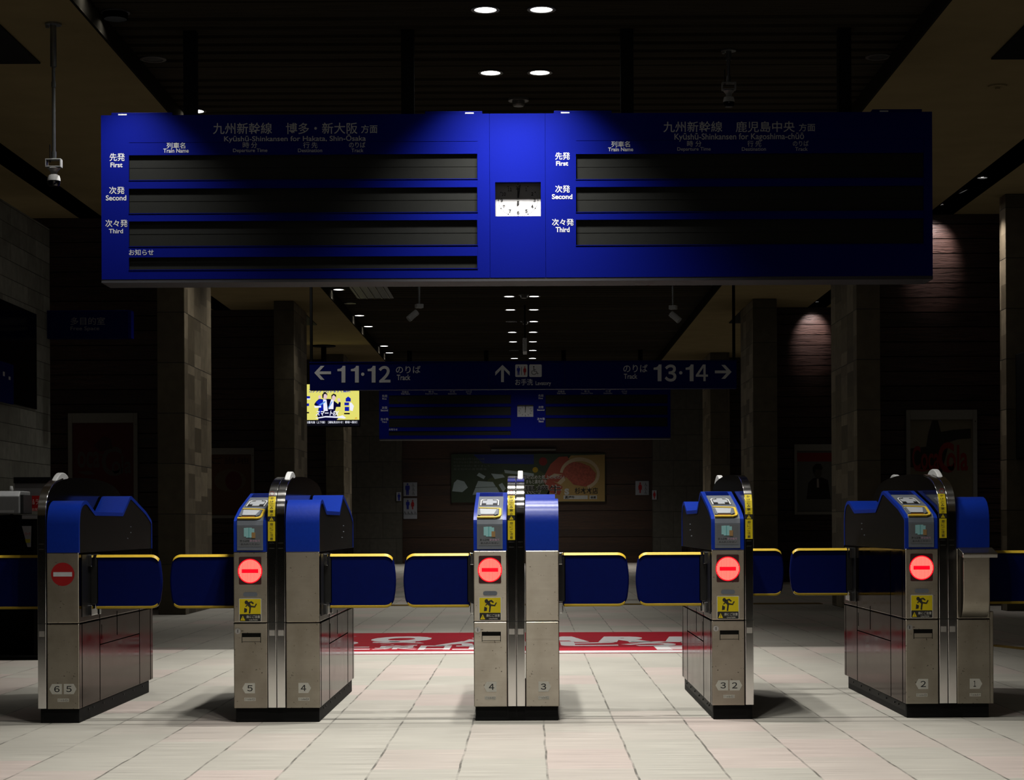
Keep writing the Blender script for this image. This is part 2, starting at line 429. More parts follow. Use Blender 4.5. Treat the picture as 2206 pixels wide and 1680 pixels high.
# plaster soffits with a dark lighting slot
M_fascia = mat('dark_fascia', (0.05, 0.045, 0.035, 1), 0.6, spec=0.0)
struct('trim_9', MB().box(XL - .02, XL, -3, YB, ZP, ZS + .3), M_fascia, 'dark fascia along the edge of the slats where the edge downlights shine', 'fascia')
struct('trim_10', MB().box(XR, XR + .02, -3, YB, ZP, ZS + .3), M_fascia, 'dark fascia along the unlit edge of the slats', 'fascia')
mb = MB()
mb.box(-4.62, XL - .02, -3, YB, ZP, ZP + .06); mb.box(-12, -4.85, -3, YB, ZP, ZP + .06)
struct('ceiling_left', mb, M_plaster, 'brown plaster soffit on the side with the hanging security camera', 'ceiling')
mb = MB()
mb.box(XR + .02, 4.37, -3, YB, ZP, ZP + .06); mb.box(4.62, 12, -3, YB, ZP, ZP + .06)
struct('ceiling_right', mb, M_plaster, 'brown plaster soffit on the side with the lit wooden walls', 'ceiling')
for nm, a, b, w in (('trim_1', -4.85, -4.62, 'stone ticket office wall'), ('trim_2', 4.37, 4.62, 'lit wooden wall')):
    m_ = MB(); m_.box(a - .02, b + .02, -3, YB, ZP + .2, ZP + .24); m_.box(a - .02, a, -3, YB, ZP, ZP + .2); m_.box(b, b + .02, -3, YB, ZP, ZP + .2)
    struct(nm, m_, M_void, 'black lighting slot in the plaster soffit beside the ' + w, 'slot')
# black bulkhead panels at the pillars
k = 3
for yb in (12.0, 21.5, 30.74):
    for sx, x0, w in ((-1, -3.51, 'left'), (1, 3.36, 'right')):
        x1 = sx * 4.6 if sx < 0 else 4.35
        y1 = {12.0: 14.3, 21.5: 23.6, 30.74: 33.0}[yb]
        struct('trim_%d' % k, MB().box(min(x0, x1), max(x0, x1), yb, y1, ZP - .012, ZP + .01), M_black,
               'black panel set into the %s plaster soffit, %s' % (w, {12.0: 'nearest the camera', 21.5: 'behind the departure board', 30.74: 'farther down the hall'}[yb]), 'panel'); k += 1
        if yb == 12.0:
            pass

# wooden board walls between the pillars
def boards(name, x0, x1, y, z1, lab, m=None, pitch=0.16, zb=0.0):
    mb = MB(); z = zb
    while z < z1 - .01:
        t = min(z + pitch - .012, z1)
        mb.prism([(y - .02, z), (y + .05, z), (y + .05, t), (y - .034, t)], x0, x1); z += pitch
    mb.box(x0, x1, y + .03, y + .15, zb, z1)
    return struct(name, mb, m or M_wood, lab, 'wall')
boards('wall_left', -9.0, -3.55, YW1, ZP - .005, 'dark board wall behind the first poster with white script')
boards('wall_right', 3.45, 9.0, YW1, ZP - .005, 'dark board wall lit from above, behind the tall poster with red script')
boards('wall_left', -9.0, -3.55, YW2, ZP - .005, 'dark board wall behind the orange poster')
boards('wall_right', 3.45, 9.0, YW2, ZP - .005, 'dark board wall lit in a cone from above, behind the poster of a person')
boards('wall_left', -9.0, -3.75, YW3, ZP - .005, 'dark board wall deep in the hall behind the lit television')
boards('wall_right', 3.6, 9.0, YW3, ZP - .005, 'dark board wall deep in the hall beside the orange lit pillar')

# stone pillars
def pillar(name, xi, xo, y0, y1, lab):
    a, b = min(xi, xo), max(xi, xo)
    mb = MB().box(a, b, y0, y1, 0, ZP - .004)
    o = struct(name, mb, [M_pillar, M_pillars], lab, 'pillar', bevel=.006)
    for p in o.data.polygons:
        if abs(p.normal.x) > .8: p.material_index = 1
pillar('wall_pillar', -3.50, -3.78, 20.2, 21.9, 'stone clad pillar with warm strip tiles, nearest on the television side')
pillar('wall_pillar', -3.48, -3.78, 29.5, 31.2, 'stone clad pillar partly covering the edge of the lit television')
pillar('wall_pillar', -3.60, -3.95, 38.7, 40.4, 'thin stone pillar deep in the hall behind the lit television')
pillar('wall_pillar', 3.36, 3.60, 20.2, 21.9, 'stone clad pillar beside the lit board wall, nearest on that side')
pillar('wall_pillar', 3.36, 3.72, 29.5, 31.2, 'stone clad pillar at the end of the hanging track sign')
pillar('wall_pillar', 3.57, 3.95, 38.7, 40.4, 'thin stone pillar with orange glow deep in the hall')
# back wall
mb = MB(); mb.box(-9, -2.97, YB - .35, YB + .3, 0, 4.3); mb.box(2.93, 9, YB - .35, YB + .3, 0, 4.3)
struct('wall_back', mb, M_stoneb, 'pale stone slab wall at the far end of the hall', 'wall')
boards('wall_back', -2.97, 2.93, YB, 4.25, 'brown board panel at the far end carrying the beef advertisement', M_wood2, 0.62)
# ticket office wall along the left
mb = MB(); mb.box(-5.1, -4.85, 6, 20.1, 0, 3.93)
struct('wall_office', mb, [M_stonew], 'grey stone tiled ticket office wall along the left edge', 'wall')
fw = MB(); fw.box(-4.87, -4.835, 12, 19.5, 2.06, 3.0)
struct('window_1', fw, M_blkglos, 'dark counter window in the grey stone office wall', 'window', bevel=.004)
# stone wall at the right edge
o = struct('wall_stone', MB().box(4.885, 9, 20.2, 20.46, 0, ZP - .004), [M_pillar, M_pillars], 'stone slab wall with an edge coloured pale as if lit at the right of the hall', 'wall', bevel=.004)
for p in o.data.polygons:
    if abs(p.normal.x) > .8: p.material_index = 1  # edge faces get the paler strip stone so they look lit
# walls that close the hall out of sight
mb = MB(); mb.box(-12.2, -12, -14, YB, 0, 5); mb.box(12, 12.2, -14, YB, 0, 5); mb.box(-12, 12, -14.2, -14, 0, 5); mb.box(-12, 12, -14, -3, 5, 5.1)
struct('wall_outer', mb, M_black, 'dark outer walls of the hall, out of view', 'wall')

# yellow tactile paving
tp = MB()
for r in range(4):
    tp.box(-3.4, 3.3, 22.2 + r * .075, 22.2 + r * .075 + .035, 0, .006)
tp.box(-3.4, 3.3, 22.18, 22.5, 0, .003)
tag(tp.build('tactile_paving', M_tactile), 'thin yellow tactile strip across the floor behind the gates', 'paving')
tp = MB().prism([(3.33, 14.6), (3.45, 14.6), (4.05, 12.8), (3.9, 12.8)], 0, .004, 'z')
tag(tp.build('tactile_paving', M_tactile), 'dim yellow tactile strip on the floor beyond gate lane one', 'paving')

# red floor banner
bx0, bx1, by0, by1 = -1.93, 1.56, 13.85, 16.55
bn = thing('floor_banner', 'long red and white lettered banner stuck on the floor behind the gates', 'banner', (0, 0, 0))
MB().box(bx0, bx1, by0, by1, 0, .003).build('banner_sheet', M_ban_r, bn)
lt = MB()
FL = Matrix.Translation((0, 0, .0036))
def fpt(u, v):
    y = H * F / (v - V0 + ROLL * (u - U0)); return (u - U0) / F * y, y
def ftext(s, u0, u1, vt, vb, bold=.03, shear=0):
    xa, yt = fpt(u0, vt); xb, _ = fpt(u1, vt); _, yb_ = fpt(u0, vb)
    k = y_mid = (yt + yb_) / 2
    lt.text(s, (u0 - U0) / F * k, yb_, (u1 - U0) / F * k, yt, FL, bold, 0, shear)
for s_, u0, u1 in (('K', 640, 760), ('O', 800, 928), ('S', 1000, 1120), ('A', 1145, 1266), ('R', 1284, 1402), ('F', 1424, 1545)):
    ftext(s_, u0, u1, 1372, 1384, .07, .15)
for s_, u0, u1 in (('っ', 640, 770), ('を', 792, 912), ('ん', 935, 1065), ('七', 1085, 1190), ('ヒ', 1204, 1328), ('ろ', 1336, 1454), ('日', 1470, 1560)):
    ftext(s_, u0, u1, 1382.5, 1392.5, .05)
for s_, u0, u1 in (('上', 700, 800), ('泉', 802, 902), ('口', 902, 970), ('工', 975, 1060), ('目', 1410, 1555)):
    ftext(s_, u0, u1, 1391.5, 1400.5, .02 if s_ == '泉' else .05)
lt.box(bx0, bx1, by0 + .02, by0 + .26, .0031, .0040)
lt.build('banner_lettering', M_ban_w, bn, fix=False)

# ================================================================== LAMPS
def spot(parent, loc, energy, angle=106, blend=1.0, r=.06, col=(1, .965, .90), rot=(0, 0, 0)):
    l = bpy.data.lights.new('lamp_light', 'SPOT'); l.energy = energy; l.spot_size = math.radians(angle); l.spot_blend = blend
    l.shadow_soft_size = r; l.color = col
    o = bpy.data.objects.new('lamp_light', l); COL.objects.link(o); o.location = loc; o.rotation_euler = rot
    if parent: o.parent = parent
    return o
_lamp = {}
def lampmesh(on):
    if on in _lamp: return _lamp[on]
    a = MB().ring((0, 0, -.008), .075, .098, .012); b = MB().cyl((0, 0, -.004), .076, .006, n=28)
    ra = a.build('rim', M_lamprim if on else M_rimoff, smooth=True); rb = b.build('lens', M_lampon if on else M_lampoff)
    _lamp[on] = (ra.data, rb.data); bpy.data.objects.remove(ra); bpy.data.objects.remove(rb)
    return _lamp[on]
def downlight(x, y, on, label, energy=0, group=None, hood=False, **k):
    t = thing('ceiling_downlight', label, 'downlight', (x, y, ZS), group)
    for n, me in zip(('rim', 'lens'), lampmesh(on)):
        o = bpy.data.objects.new(n, me); COL.objects.link(o); o.parent = t
    if hood:
        MB().ring((0, 0, -.050), .077, .084, .05).build('hood', M_void, t, smooth=True)
    if on and energy: spot(t, (0, 0, -.047 if hood else -.02), energy, r=.03 if hood else .06, **k)
    return t
XC = -.085
vis = 0
ORD = ['first', 'second', 'third', 'fourth', 'fifth', 'sixth', 'seventh', 'eighth', 'ninth', 'tenth']
for kk, y in enumerate(YLAMP):
    if y > 45.5: continue
    seen = 13 < y < 16 or 29 < y < 42
    if seen: vis += 1
    for sd, x in (('left', XC - .19), ('right', XC + .19)):
        e = 110.0 if 37 < y < 38 else 110.0 if y < 5 else 255.0 if y < 6.5 else 195.0 if y < 13 else (320.0 if y < 14 else (170.0 if y < 16 else (60.0 if y < 29 else (34.0 if y < 41 else 200.0))))
        on = True; ang = 114 if y < 6.5 else 98 if y < 12.5 else 93 if y < 14.5 else 132 if y > 41 or 37 < y < 38 else 74 if y < 16 else 62
        if abs(y - (P0 + 1.87 * 11)) < .1 and sd == 'left': on = False
        if abs(y - (P0 + 1.87 * 14)) < .1 and sd == 'left': on = False
        if seen:
            lab = '%s round downlight, %s of the %s pair from the front along the slatted ceiling' % ('lit' if on else 'unlit', sd, ORD[vis - 1]); g = None
        elif y > 42: lab = 'lit round downlight behind the track sign, over the far board wall'; g = 'paired downlights near the far wall'
        elif y < 13: lab = 'lit round downlight in the slatted ceiling above the gates, over the picture'; g = 'paired downlights above the gates'
        else: lab = 'lit round downlight of the pairs hidden behind the departure board'; g = 'paired downlights behind the board'
        downlight(x, y, on, lab, e, g, angle=ang)
for y, on, lab in ((12.86, True, 'lit edge downlight beside the hanging security camera, just over the picture'), (13.45, True, 'lit edge downlight above the end of the departure board'), (14.8, False, 'unlit ring of an edge downlight in front of the departure board'),
                   (16.65, True, 'lit edge downlight just showing over the top of the departure board'),
                   (20.25, True, 'lit edge downlight hidden behind the board, over the nearest television-side pillar'), (22.05, True, 'lit edge downlight hidden behind the board, between the pillar and the track sign'), (23.84, True, 'lit edge downlight hidden behind the board, just in front of the track sign'),
                   (29.27, True, 'lit edge downlight beside the slotted ceiling vent'), (31.1, False, 'unlit edge downlight behind the slotted ceiling vent'),
                   (32.9, True, 'lit edge downlight, second of those shown below the departure board'),
                   (34.7, True, 'lit edge downlight, third of those shown below the departure board'), (38.5, True, 'lit edge downlight, fourth of those shown below the departure board'),
                   (40.0, True, 'lit edge downlight farthest down the hall, above the track sign')):
    e = {12.86: 45.0, 13.45: 150.0, 16.65: 30.0, 20.25: 80.0, 22.05: 80.0, 23.84: 60.0}.get(y, 34.0)
    downlight(-2.79, y, on, lab, e, None, hood=y == 13.45, angle=86 if y < 13.6 else 112)
downlight(2.64, 14.83, False, 'unlit edge downlight ring beside the hidden end of the departure board')

# slot spotlights washing the right-hand board walls
def slotlight(x, y, label, energy, tilt=12, z=ZP - .02):
    t = thing('ceiling_spotlight', label, 'spotlight', (x, y, z + .12))
    MB().lathe([(.03, .1), (.05, .08), (.055, -.06), (.048, -.06), (.045, -.02)], (0, 0, 0)).build('housing', M_blk, t, smooth=True)
    MB().cyl((0, 0, -.045), .046, .01).build('lens', M_lampon, t)
    t.rotation_euler = (0, 0, 0)
    spot(t, (0, 0, -.07), energy, angle=60, blend=.8, r=.04, col=(1, .93, .90), rot=(math.radians(tilt), 0, 0))
    return t
slotlight(4.40, 21.12, 'slot spotlight washing the nearer lit board wall', 75, tilt=46)
slotlight(4.42, 30.32, 'slot spotlight washing the farther lit board wall', 60, tilt=44)
slotlight(4.49, 19.5, 'bright spotlight showing in the black ceiling slot beside the departure board', 4, tilt=10)
q_ = slotlight(4.46, 20.33, 'added slot spotlight brightening the edge of the right stone wall', 70, tilt=0)
q_.rotation_euler = (0, math.radians(-24), 0)  # extra lamp, added only to brighten the stone wall edge

# ================================================================== TICKET GATES
L = 1.77
PR = [(0, .775), (0, .905), (.006, .925), (.030, .940), (.17, .982), (.56, 1.060), (.60, 1.056), (.78, .972)]
PO = [(0, .775), (0, .910), (.008, .945), (.022, .974), (.045, .997), (.08, 1.014), (.12, 1.0225), (.165, 1.0235), (.20, 1.016), (.25, 1.000), (.35, .972)]
def mirror(p): return [(L - y, z) for y, z in p][::-1]
PROF_R = PR + mirror(PO); PROF_O = PO + mirror(PR)
def inset(P, d):
    out = []
    for i, (y, z) in enumerate(P):
        n = Vector((0, 0))
        for a, b in ((i - 1, i), (i, i + 1)):
            if 0 <= a and b < len(P):
                e = Vector((P[b][0] - P[a][0], P[b][1] - P[a][1])); e.normalize(); n += Vector((e.y, -e.x))
        n.normalize(); out.append((y + n.x * d, z + n.y * d))
    return out
MS = Matrix(((1, 0, 0, 0), (0, .9574, -.2874, .030), (0, .2874, .9574, .940), (0, 0, 0, 1)))      # slot plane
MU = Matrix(((1, 0, 0, 0), (0, .9806, -.1961, .17), (0, .1961, .9806, .982), (0, 0, 0, 1)))      # upper slope
ARCH = [(-.010, .945), (-.006, .975), (.006, 1.008), (.028, 1.040), (.065, 1.069), (.13, 1.097), (.22, 1.119), (.34, 1.134), (.50, 1.145), (.70, 1.152), (.885, 1.154)]
ARCH_ALL = ARCH + [(L - y, z) for y, z in ARCH][::-1][1:]
def path_point(P, z):
    """(y, z) and tangent where path P reaches height z"""
    for (y0, z0), (y1, z1) in zip(P, P[1:]):
        if z0 <= z <= z1:
            t = (z - z0) / (z1 - z0); e = Vector((y1 - y0, z1 - z0)); e.normalize()
            return y0 + t * (y1 - y0), z, e
    return P[-1][0], P[-1][1], Vector((1, 0))
STRIP = [(-.010, .068), (-.010, .945)] + ARCH[1:8]
def on_strip(x, z):
    y, z, e = path_point(STRIP, z)
    return Matrix(((1, 0, 0, x), (0, e.x, -e.y, y), (0, e.y, e.x, z), (0, 0, 0, 1)))
def strip_cut(z0, z1, d):
    pts = [path_point(STRIP, z0)[:2]] + [p for p in STRIP if z0 < p[1] < z1] + [path_point(STRIP, z1)[:2]]
    return pts, inset(pts, -d)

def path_arch(y):
    for (y0, z0), (y1, z1) in zip(ARCH_ALL, ARCH_ALL[1:]):
        if y0 <= y <= y1: return z0 + (z1 - z0) * (y - y0) / max(y1 - y0, 1e-6)
    return 1.1

def number_plate(t, digit, cx, cz, way):
    w, h = .029, .047
    pts = [(cx - w, cz - h / 2), (cx + w * .55, cz - h / 2), (cx + w, cz), (cx + w * .55, cz + h / 2), (cx - w, cz + h / 2)]
    if way < 0: pts = [(2 * cx - a, b) for a, b in pts]
    o = MB().plate(rrect(cx - .0, cx + .0001, 0, .0001, .00001, 1) if False else pts, front(-.0066), .0006).build('number_plate', M_plate, t)
    q = MB(); dx = -.006 * way
    q.text({'1': '１', '2': '２', '3': '３', '4': '４', '5': '５', '6': '６'}[digit], cx + dx - (.006 if digit == '1' else .0125), cz - .014, cx + dx + (.006 if digit == '1' else .0125), cz + .014, front(-.0074), .015)
    q.build('digit', M_ink, o, fix=False)
def serial_label(t, s, cx, cz):
    o = MB().plate(rect(cx - .026, cx + .026, cz - .0085, cz + .0065), front(-.0066), .0006).build('serial_label', M_plate, t)
    MB().text(s, cx - .023, cz - .006, cx + .023, cz + .004, front(-.0074), .004).build('serial_lettering', M_ink, o, fix=False)

def caution_sticker(t, cx):
    z0, z1 = .462, .570; x0, x1 = cx - .0515, cx + .0515
    o = MB().plate(rrect(x0, x1, z0, z1, .005), front(-.0066), .0008).build('caution_sticker', M_plate, t)
    MB().plate(rect(x0 + .003, x1 - .003, .498, z1 - .003), front(-.0076), .0004).build('yellow_field', M_yels, o)
    b = MB().plate(rrect(x0 + .003, x1 - .003, z0 + .003, .498, .003), front(-.0076), .0004)
    b.build('black_field', M_ink, o)
    f = MB(); P = front(-.0084)
    def g(a, b_): return (x0 + .003 + a / 440 * (x1 - x0 - .006), .567 - b_ / 285 * .069)      # figure drawn on a 440 x 285 grid
    f.plate([g(*p) for p in disc(143, 62, 36)], P, .0003)
    f.plate([g(*p) for p in ((170, 62), (250, 40), (300, 78), (280, 98), (240, 70), (215, 78), (235, 122), (310, 135), (340, 85), (362, 95), (322, 160), (240, 150), (222, 272), (192, 270), (205, 155), (165, 120), (135, 150), (118, 140), (160, 95))], P, .0003)
    f.plate([g(*p) for p in ((100, 165), (160, 190), (150, 245), (92, 255))], P, .0003)
    f.build('figure', M_ink, o)
    y = MB(); y.plate([(x0 + .006, z0 + .006), (x0 + .029, z0 + .006), (x0 + .0175, z0 + .029)], P, .0003)
    y.build('triangle', M_yels, o)
    w = MB(); w.text('扉にご注意', x0 + .034, z0 + .017, x1 - .007, z0 + .030, P, .006)
    w.text('CAUTION', x0 + .046, z0 + .006, x1 - .018, z0 + .012, P, .01)
    w.build('lettering', M_plate, o, fix=False)
    k = MB(); k.text('!', x0 + .0163, z0 + .009, x0 + .0187, z0 + .023, front(-.0090), .03)
    k.build('mark', M_ink, o, fix=False)

def led_sign(t, cx):
    z0, z1, cz, r = .633, .760, .695, .0535
    o = MB().plate(rrect(cx - .0515, cx + .0515, z0, z1, .006), front(-.0066), .0012).build('led_sign', M_ledoff, t)
    MB().plate(disc(cx, cz, r * 1.05, 40), front(-.0080), .0005).build('lit_disc', M_led, o)
    s = MB(); n = 29; P = front(-.0086)
    for i in range(n):
        x = (i + .5) / n * 2 - 1; h = math.sqrt(max(0, 1 - x * x)) * r * .97; xx = cx + x * r * .97; w = r * .97 / n * .5
        if h < .006: continue
        if abs(x) < .74:
            s.plate(rect(xx - w, xx + w, cz + .0088, cz + h), P, .0003); s.plate(rect(xx - w, xx + w, cz - h, cz - .0088), P, .0003)
        else: s.plate(rect(xx - w, xx + w, cz - h, cz + h), P, .0003)
    s.build('led_rows', M_led2, o)

def reader_panel(t, x0, x1):
    w = x1 - x0; cx = (x0 + x1) / 2; a, b = x0 + .018, x1 - .020
    pts = [(0, .79)] + PR[1:5] + [(.17 + .275 * .9806, .982 + .275 * .1961)]
    MB().band(inset(pts, -.003), inset(pts, .004), a, b).build('reader_panel', M_greyp, t, smooth=False)
    fr = front(-.0032)
    sa, sb = x0 + .026, x1 - .028
    st = MB().plate(rrect(sa, sb, .806, .898, .003), fr, .0006).build('ticket_sticker', M_stk, t)
    c0 = (sa + sb) / 2; f2 = front(-.0044)
    MB().plate(rect(c0 - .028, c0 - .015, .853, .893), f2, .0003).plate(rect(c0 - .018, c0 + .009, .848, .894), front(-.0049), .0003).plate(rect(c0 + .001, c0 + .020, .850, .890), f2, .0003).build('printed_tickets', M_teal, st)
    MB().plate(rect(c0 - .007, c0 - .003, .848, .894), front(-.0054), .0002).build('ticket_stripe', M_teal2, st)
    MB().plate(rect(c0 + .008, c0 + .025, .846, .872), front(-.0056), .0003).build('printed_card', M_brown, st)
    q = MB(); q.text('きっぷを', sa + .006, .829, c0 - .003, .838, f2, .012); q.text('お入れください', sa + .010, .814, sb - .008, .823, f2, .012)
    q.build('lettering', M_ink, st, fix=False)
    MB().text('かさねて', c0 - .001, .829, sb - .006, .838, f2, .012).build('pink_lettering', M_pink, st, fix=False)
    # ticket slot with a yellow rim open on one side
    A, B = x0 + .018, x1 - .026
    yl = MB()
    out = [(A, -.030), (B - .024, -.030), (B - .006, -.018), (B, .006), (B, .104), (B - .004, .116), (B - .016, .120), (A + .006, .132), (A + .004, .122), (B - .022, .110), (B - .011, .102), (B - .011, .008), (B - .016, -.008), (B - .028, -.017), (A, -.017)]
    sl = yl.plate(out, MS, .008).build('ticket_slot', M_yel, t, bevel=.0015)
    # recessed scoop
    sc = MB(); n = len(sc.v)
    P = [(A + .006, .118, .006), (B - .018, .108, .006), (B - .032, .016, .002), (A + .016, .016, .002)]
    sc.plate([(p[0], p[1]) for p in P], MS, .0055).build('scoop', M_silver, sl, bevel=.003)
    MB().plate([(A + .004, .000), (A + .004, .090), (A + .012, .10), (A + .016, .016), (A + .016, -.006)], MS, .0095).plate([(B - .013, .095), (B - .020, .104), (B - .034, .016), (B - .030, -.004), (B - .016, .012)], MS, .0095).build('cheek', M_greyp, sl)
    MB().plate(rect(A + .016, B - .034, .003, .017), MS, .0080).build('slot_mouth', M_blk, sl)
    MB().plate(rect(A + .016, B - .034, -.014, .004), MS, .0075).build('slot_lip', M_amber, sl)
    # card reader
    a2, b2 = cx - .052, cx + .040
    cr = MB().plate([(a2, .035), (b2, .035), (b2, .16), (b2 - .010, .195), (a2 + .010, .195), (a2, .16)], MU, .0045).build('card_reader', M_blk, t, bevel=.001)
    e = .0052
    MB().plate([(a2 + .002, .04), (a2 + .008, .04), (a2 + .008, .155), (a2 + .015, .18), (a2 + .030, .185), (a2 + .030, .192), (a2 + .010, .190), (a2 + .002, .162)], MU, e).plate([(b2 - .002, .04), (b2 - .008, .04), (b2 - .008, .155), (b2 - .015, .18), (b2 - .030, .185), (b2 - .030, .192), (b2 - .010, .190), (b2 - .002, .162)], MU, e).build('reader_outline', M_wplas, cr)
    c2 = (a2 + b2) / 2
    MB().plate([(c2 - .034, .085), (c2 - .016, .085), (c2 - .016, .045), (c2 + .016, .045), (c2 + .016, .085), (c2 + .034, .085), (c2 + .034, .155), (c2 + .014, .155), (c2 + .014, .185), (c2 - .014, .185), (c2 - .014, .155), (c2 - .034, .155)], MU, .0062).build('touch_pad', M_silver, cr)
    # dark message window at the top
    MB().plate(rrect(x0 + .020, x1 - .024, .285, .375, .006), MU, .0025).build('message_window', mat('dark_blue_window', (.002, .01, .12, 1), .15), t)

def side_detail(t, x, s, recess_y):
    """panel joints, hinge recess and plinth rail on one long side (s = outward direction)"""
    m_ = MB(); e = .0012
    def vline(y, z0, z1, w=.0022): m_.box(*sorted((x, x + s * e)), y - w, y + w, z0, z1)
    def hline(z, y0, y1, w=.0022): m_.box(*sorted((x, x + s * e)), y0, y1, z - w, z + w)
    y0, y1 = recess_y - .19, recess_y + .16
    f = recess_y > .8
    R = (lambda v: L - v) if f else (lambda v: v)
    def vl(y, *a): vline(R(y), *a)
    def hl(z, a, b): hline(z, min(R(a), R(b)), max(R(a), R(b)))
    vl(.43, .068, .50); vl(1.40, .068, .77); vl(.83, .36, .48, .003); hl(.335, .43, 1.40); hl(.455, 0, .43); vl(.052, .068, .455); vl(1.70, .068, .77)
    m_.box(*sorted((x, x + s * e)), *sorted((R(.47), R(.472))), .36, .43)
    m_.build('panel_joint', M_void, t)
    # recess in which the flap folds
    r = MB().box(*sorted((x - s * .002, x + s * .0025)), min(R(.05), R(.40)), max(R(.05), R(.40)), .485, .772).build('flap_recess', M_blk, t)
    for nm, z0, z1 in (('bracket', .487, .535), ('bracket', .715, .770)):
        MB().box(*sorted((x, x + s * .020)), min(R(.17), R(.30)), max(R(.17), R(.30)), z0, z1).box(*sorted((x, x + s * .026)), min(R(.315), R(.345)), max(R(.315), R(.345)), z0, z1).build(nm, M_chrome, r, bevel=.002)
    # sensor dots
    for y, z in ((1.18, .90), (1.18, .87), (1.10, .84)): MB().cyl((x - s * .002 if s > 0 else x - .003, y, z), .003, .005, 'x', 10).build('sensor', M_greyp, t)
    pl = MB().box(*sorted((x - s * .016, x - s * .006)), .03, L - .10, .030, .062).build('plinth_rail', M_hoodside, t)
    for y in (.2, .3, .52, .74, 1.0, 1.25, 1.5): MB().cyl((x - s * .007 if s > 0 else x + .001, y, .048), .005, .006, 'x', 10).build('bolt', M_blk, pl)

def flap(t, x, s, y, w=.325):
    z0, z1 = .519, .765; th = .032
    a, b = x + s * .022, x + s * w
    lo, hi = min(a, b), max(a, b)
    def shp(x0, x1, zz0, zz1):
        r = .045; n = 7; p = []
        outer = x1 if s > 0 else x0; inn = x0 if s > 0 else x1
        p.append((inn, zz0)); 
        for i in range(n + 1):
            q = math.radians(-90 + 80 * i / n); p.append((outer - s * (r - r * math.cos(q)) - s * .008, zz0 + r + r * math.sin(q)))
        for i in range(1, 8):
            q = i / 8; p.append((outer + s * (.007 * math.sin(PI * q)) - s * .0075, zz0 + .045 + (zz1 - zz0 - .09) * q))
        for i in range(n + 1):
            q = math.radians(10 + 80 * i / n); p.append((outer - s * (r - r * math.cos(q)) - s * .008, zz1 - r + r * math.sin(q)))
        p.append((inn, zz1)); return p
    pts = shp(lo, hi, z0, z1)
    o = MB().prism(pts, y - th / 2, y + th / 2, 'y').build('flap', M_flap, t, bevel=.008, seg=3, smooth=True)
    inn = a + s * .004
    for nm, zz, sg in (('edge_trim', z1, 1), ('edge_trim', z0, -1)):
        tp_ = [(q[0], q[1]) for q in pts if (q[1] - (z0 + z1) / 2) * sg > (.102 if sg > 0 else .106)]
        tp_ = [q for q in tp_ if abs(q[0] - a) > .001]
        tp_ = sorted(tp_, key=lambda q: q[0])
        if s > 0: tp_ = [(inn, zz)] + tp_
        else: tp_ = tp_ + [(inn, zz)]
        A_ = [(q[0], q[1] + sg * .004) for q in tp_]; B_ = [(q[0], q[1] - sg * .0085) for q in tp_]
        tm = MB(); n_ = len(A_); d0 = .017 if sg > 0 else .002
        for (xa_, za_), (xb_, zb_) in zip(A_, B_):
            tm.v += [(xb_, y - th / 2 - .008, zb_), (xa_, y - th / 2 - .008 + d0, za_), (xa_, y + th / 2 + .008 - d0, za_), (xb_, y + th / 2 + .008, zb_)]
        for i_ in range(n_ - 1):
            for k_ in range(4):
                a4, b4 = 4 * i_ + k_, 4 * i_ + (k_ + 1) % 4
                tm.f.append([a4, b4, b4 + 4, a4 + 4]); tm.fm.append(0)
        tm.f += [[0, 1, 2, 3], [4 * n_ - 1, 4 * n_ - 2, 4 * n_ - 3, 4 * n_ - 4]]; tm.fm += [0, 0]
        tm.build(nm, M_yel, o, bevel=.002)
    MB().box(*sorted((x - s * .004, x + s * .034)), y - .016, y + .016, .54, .75).build('hinge', M_blk, o)

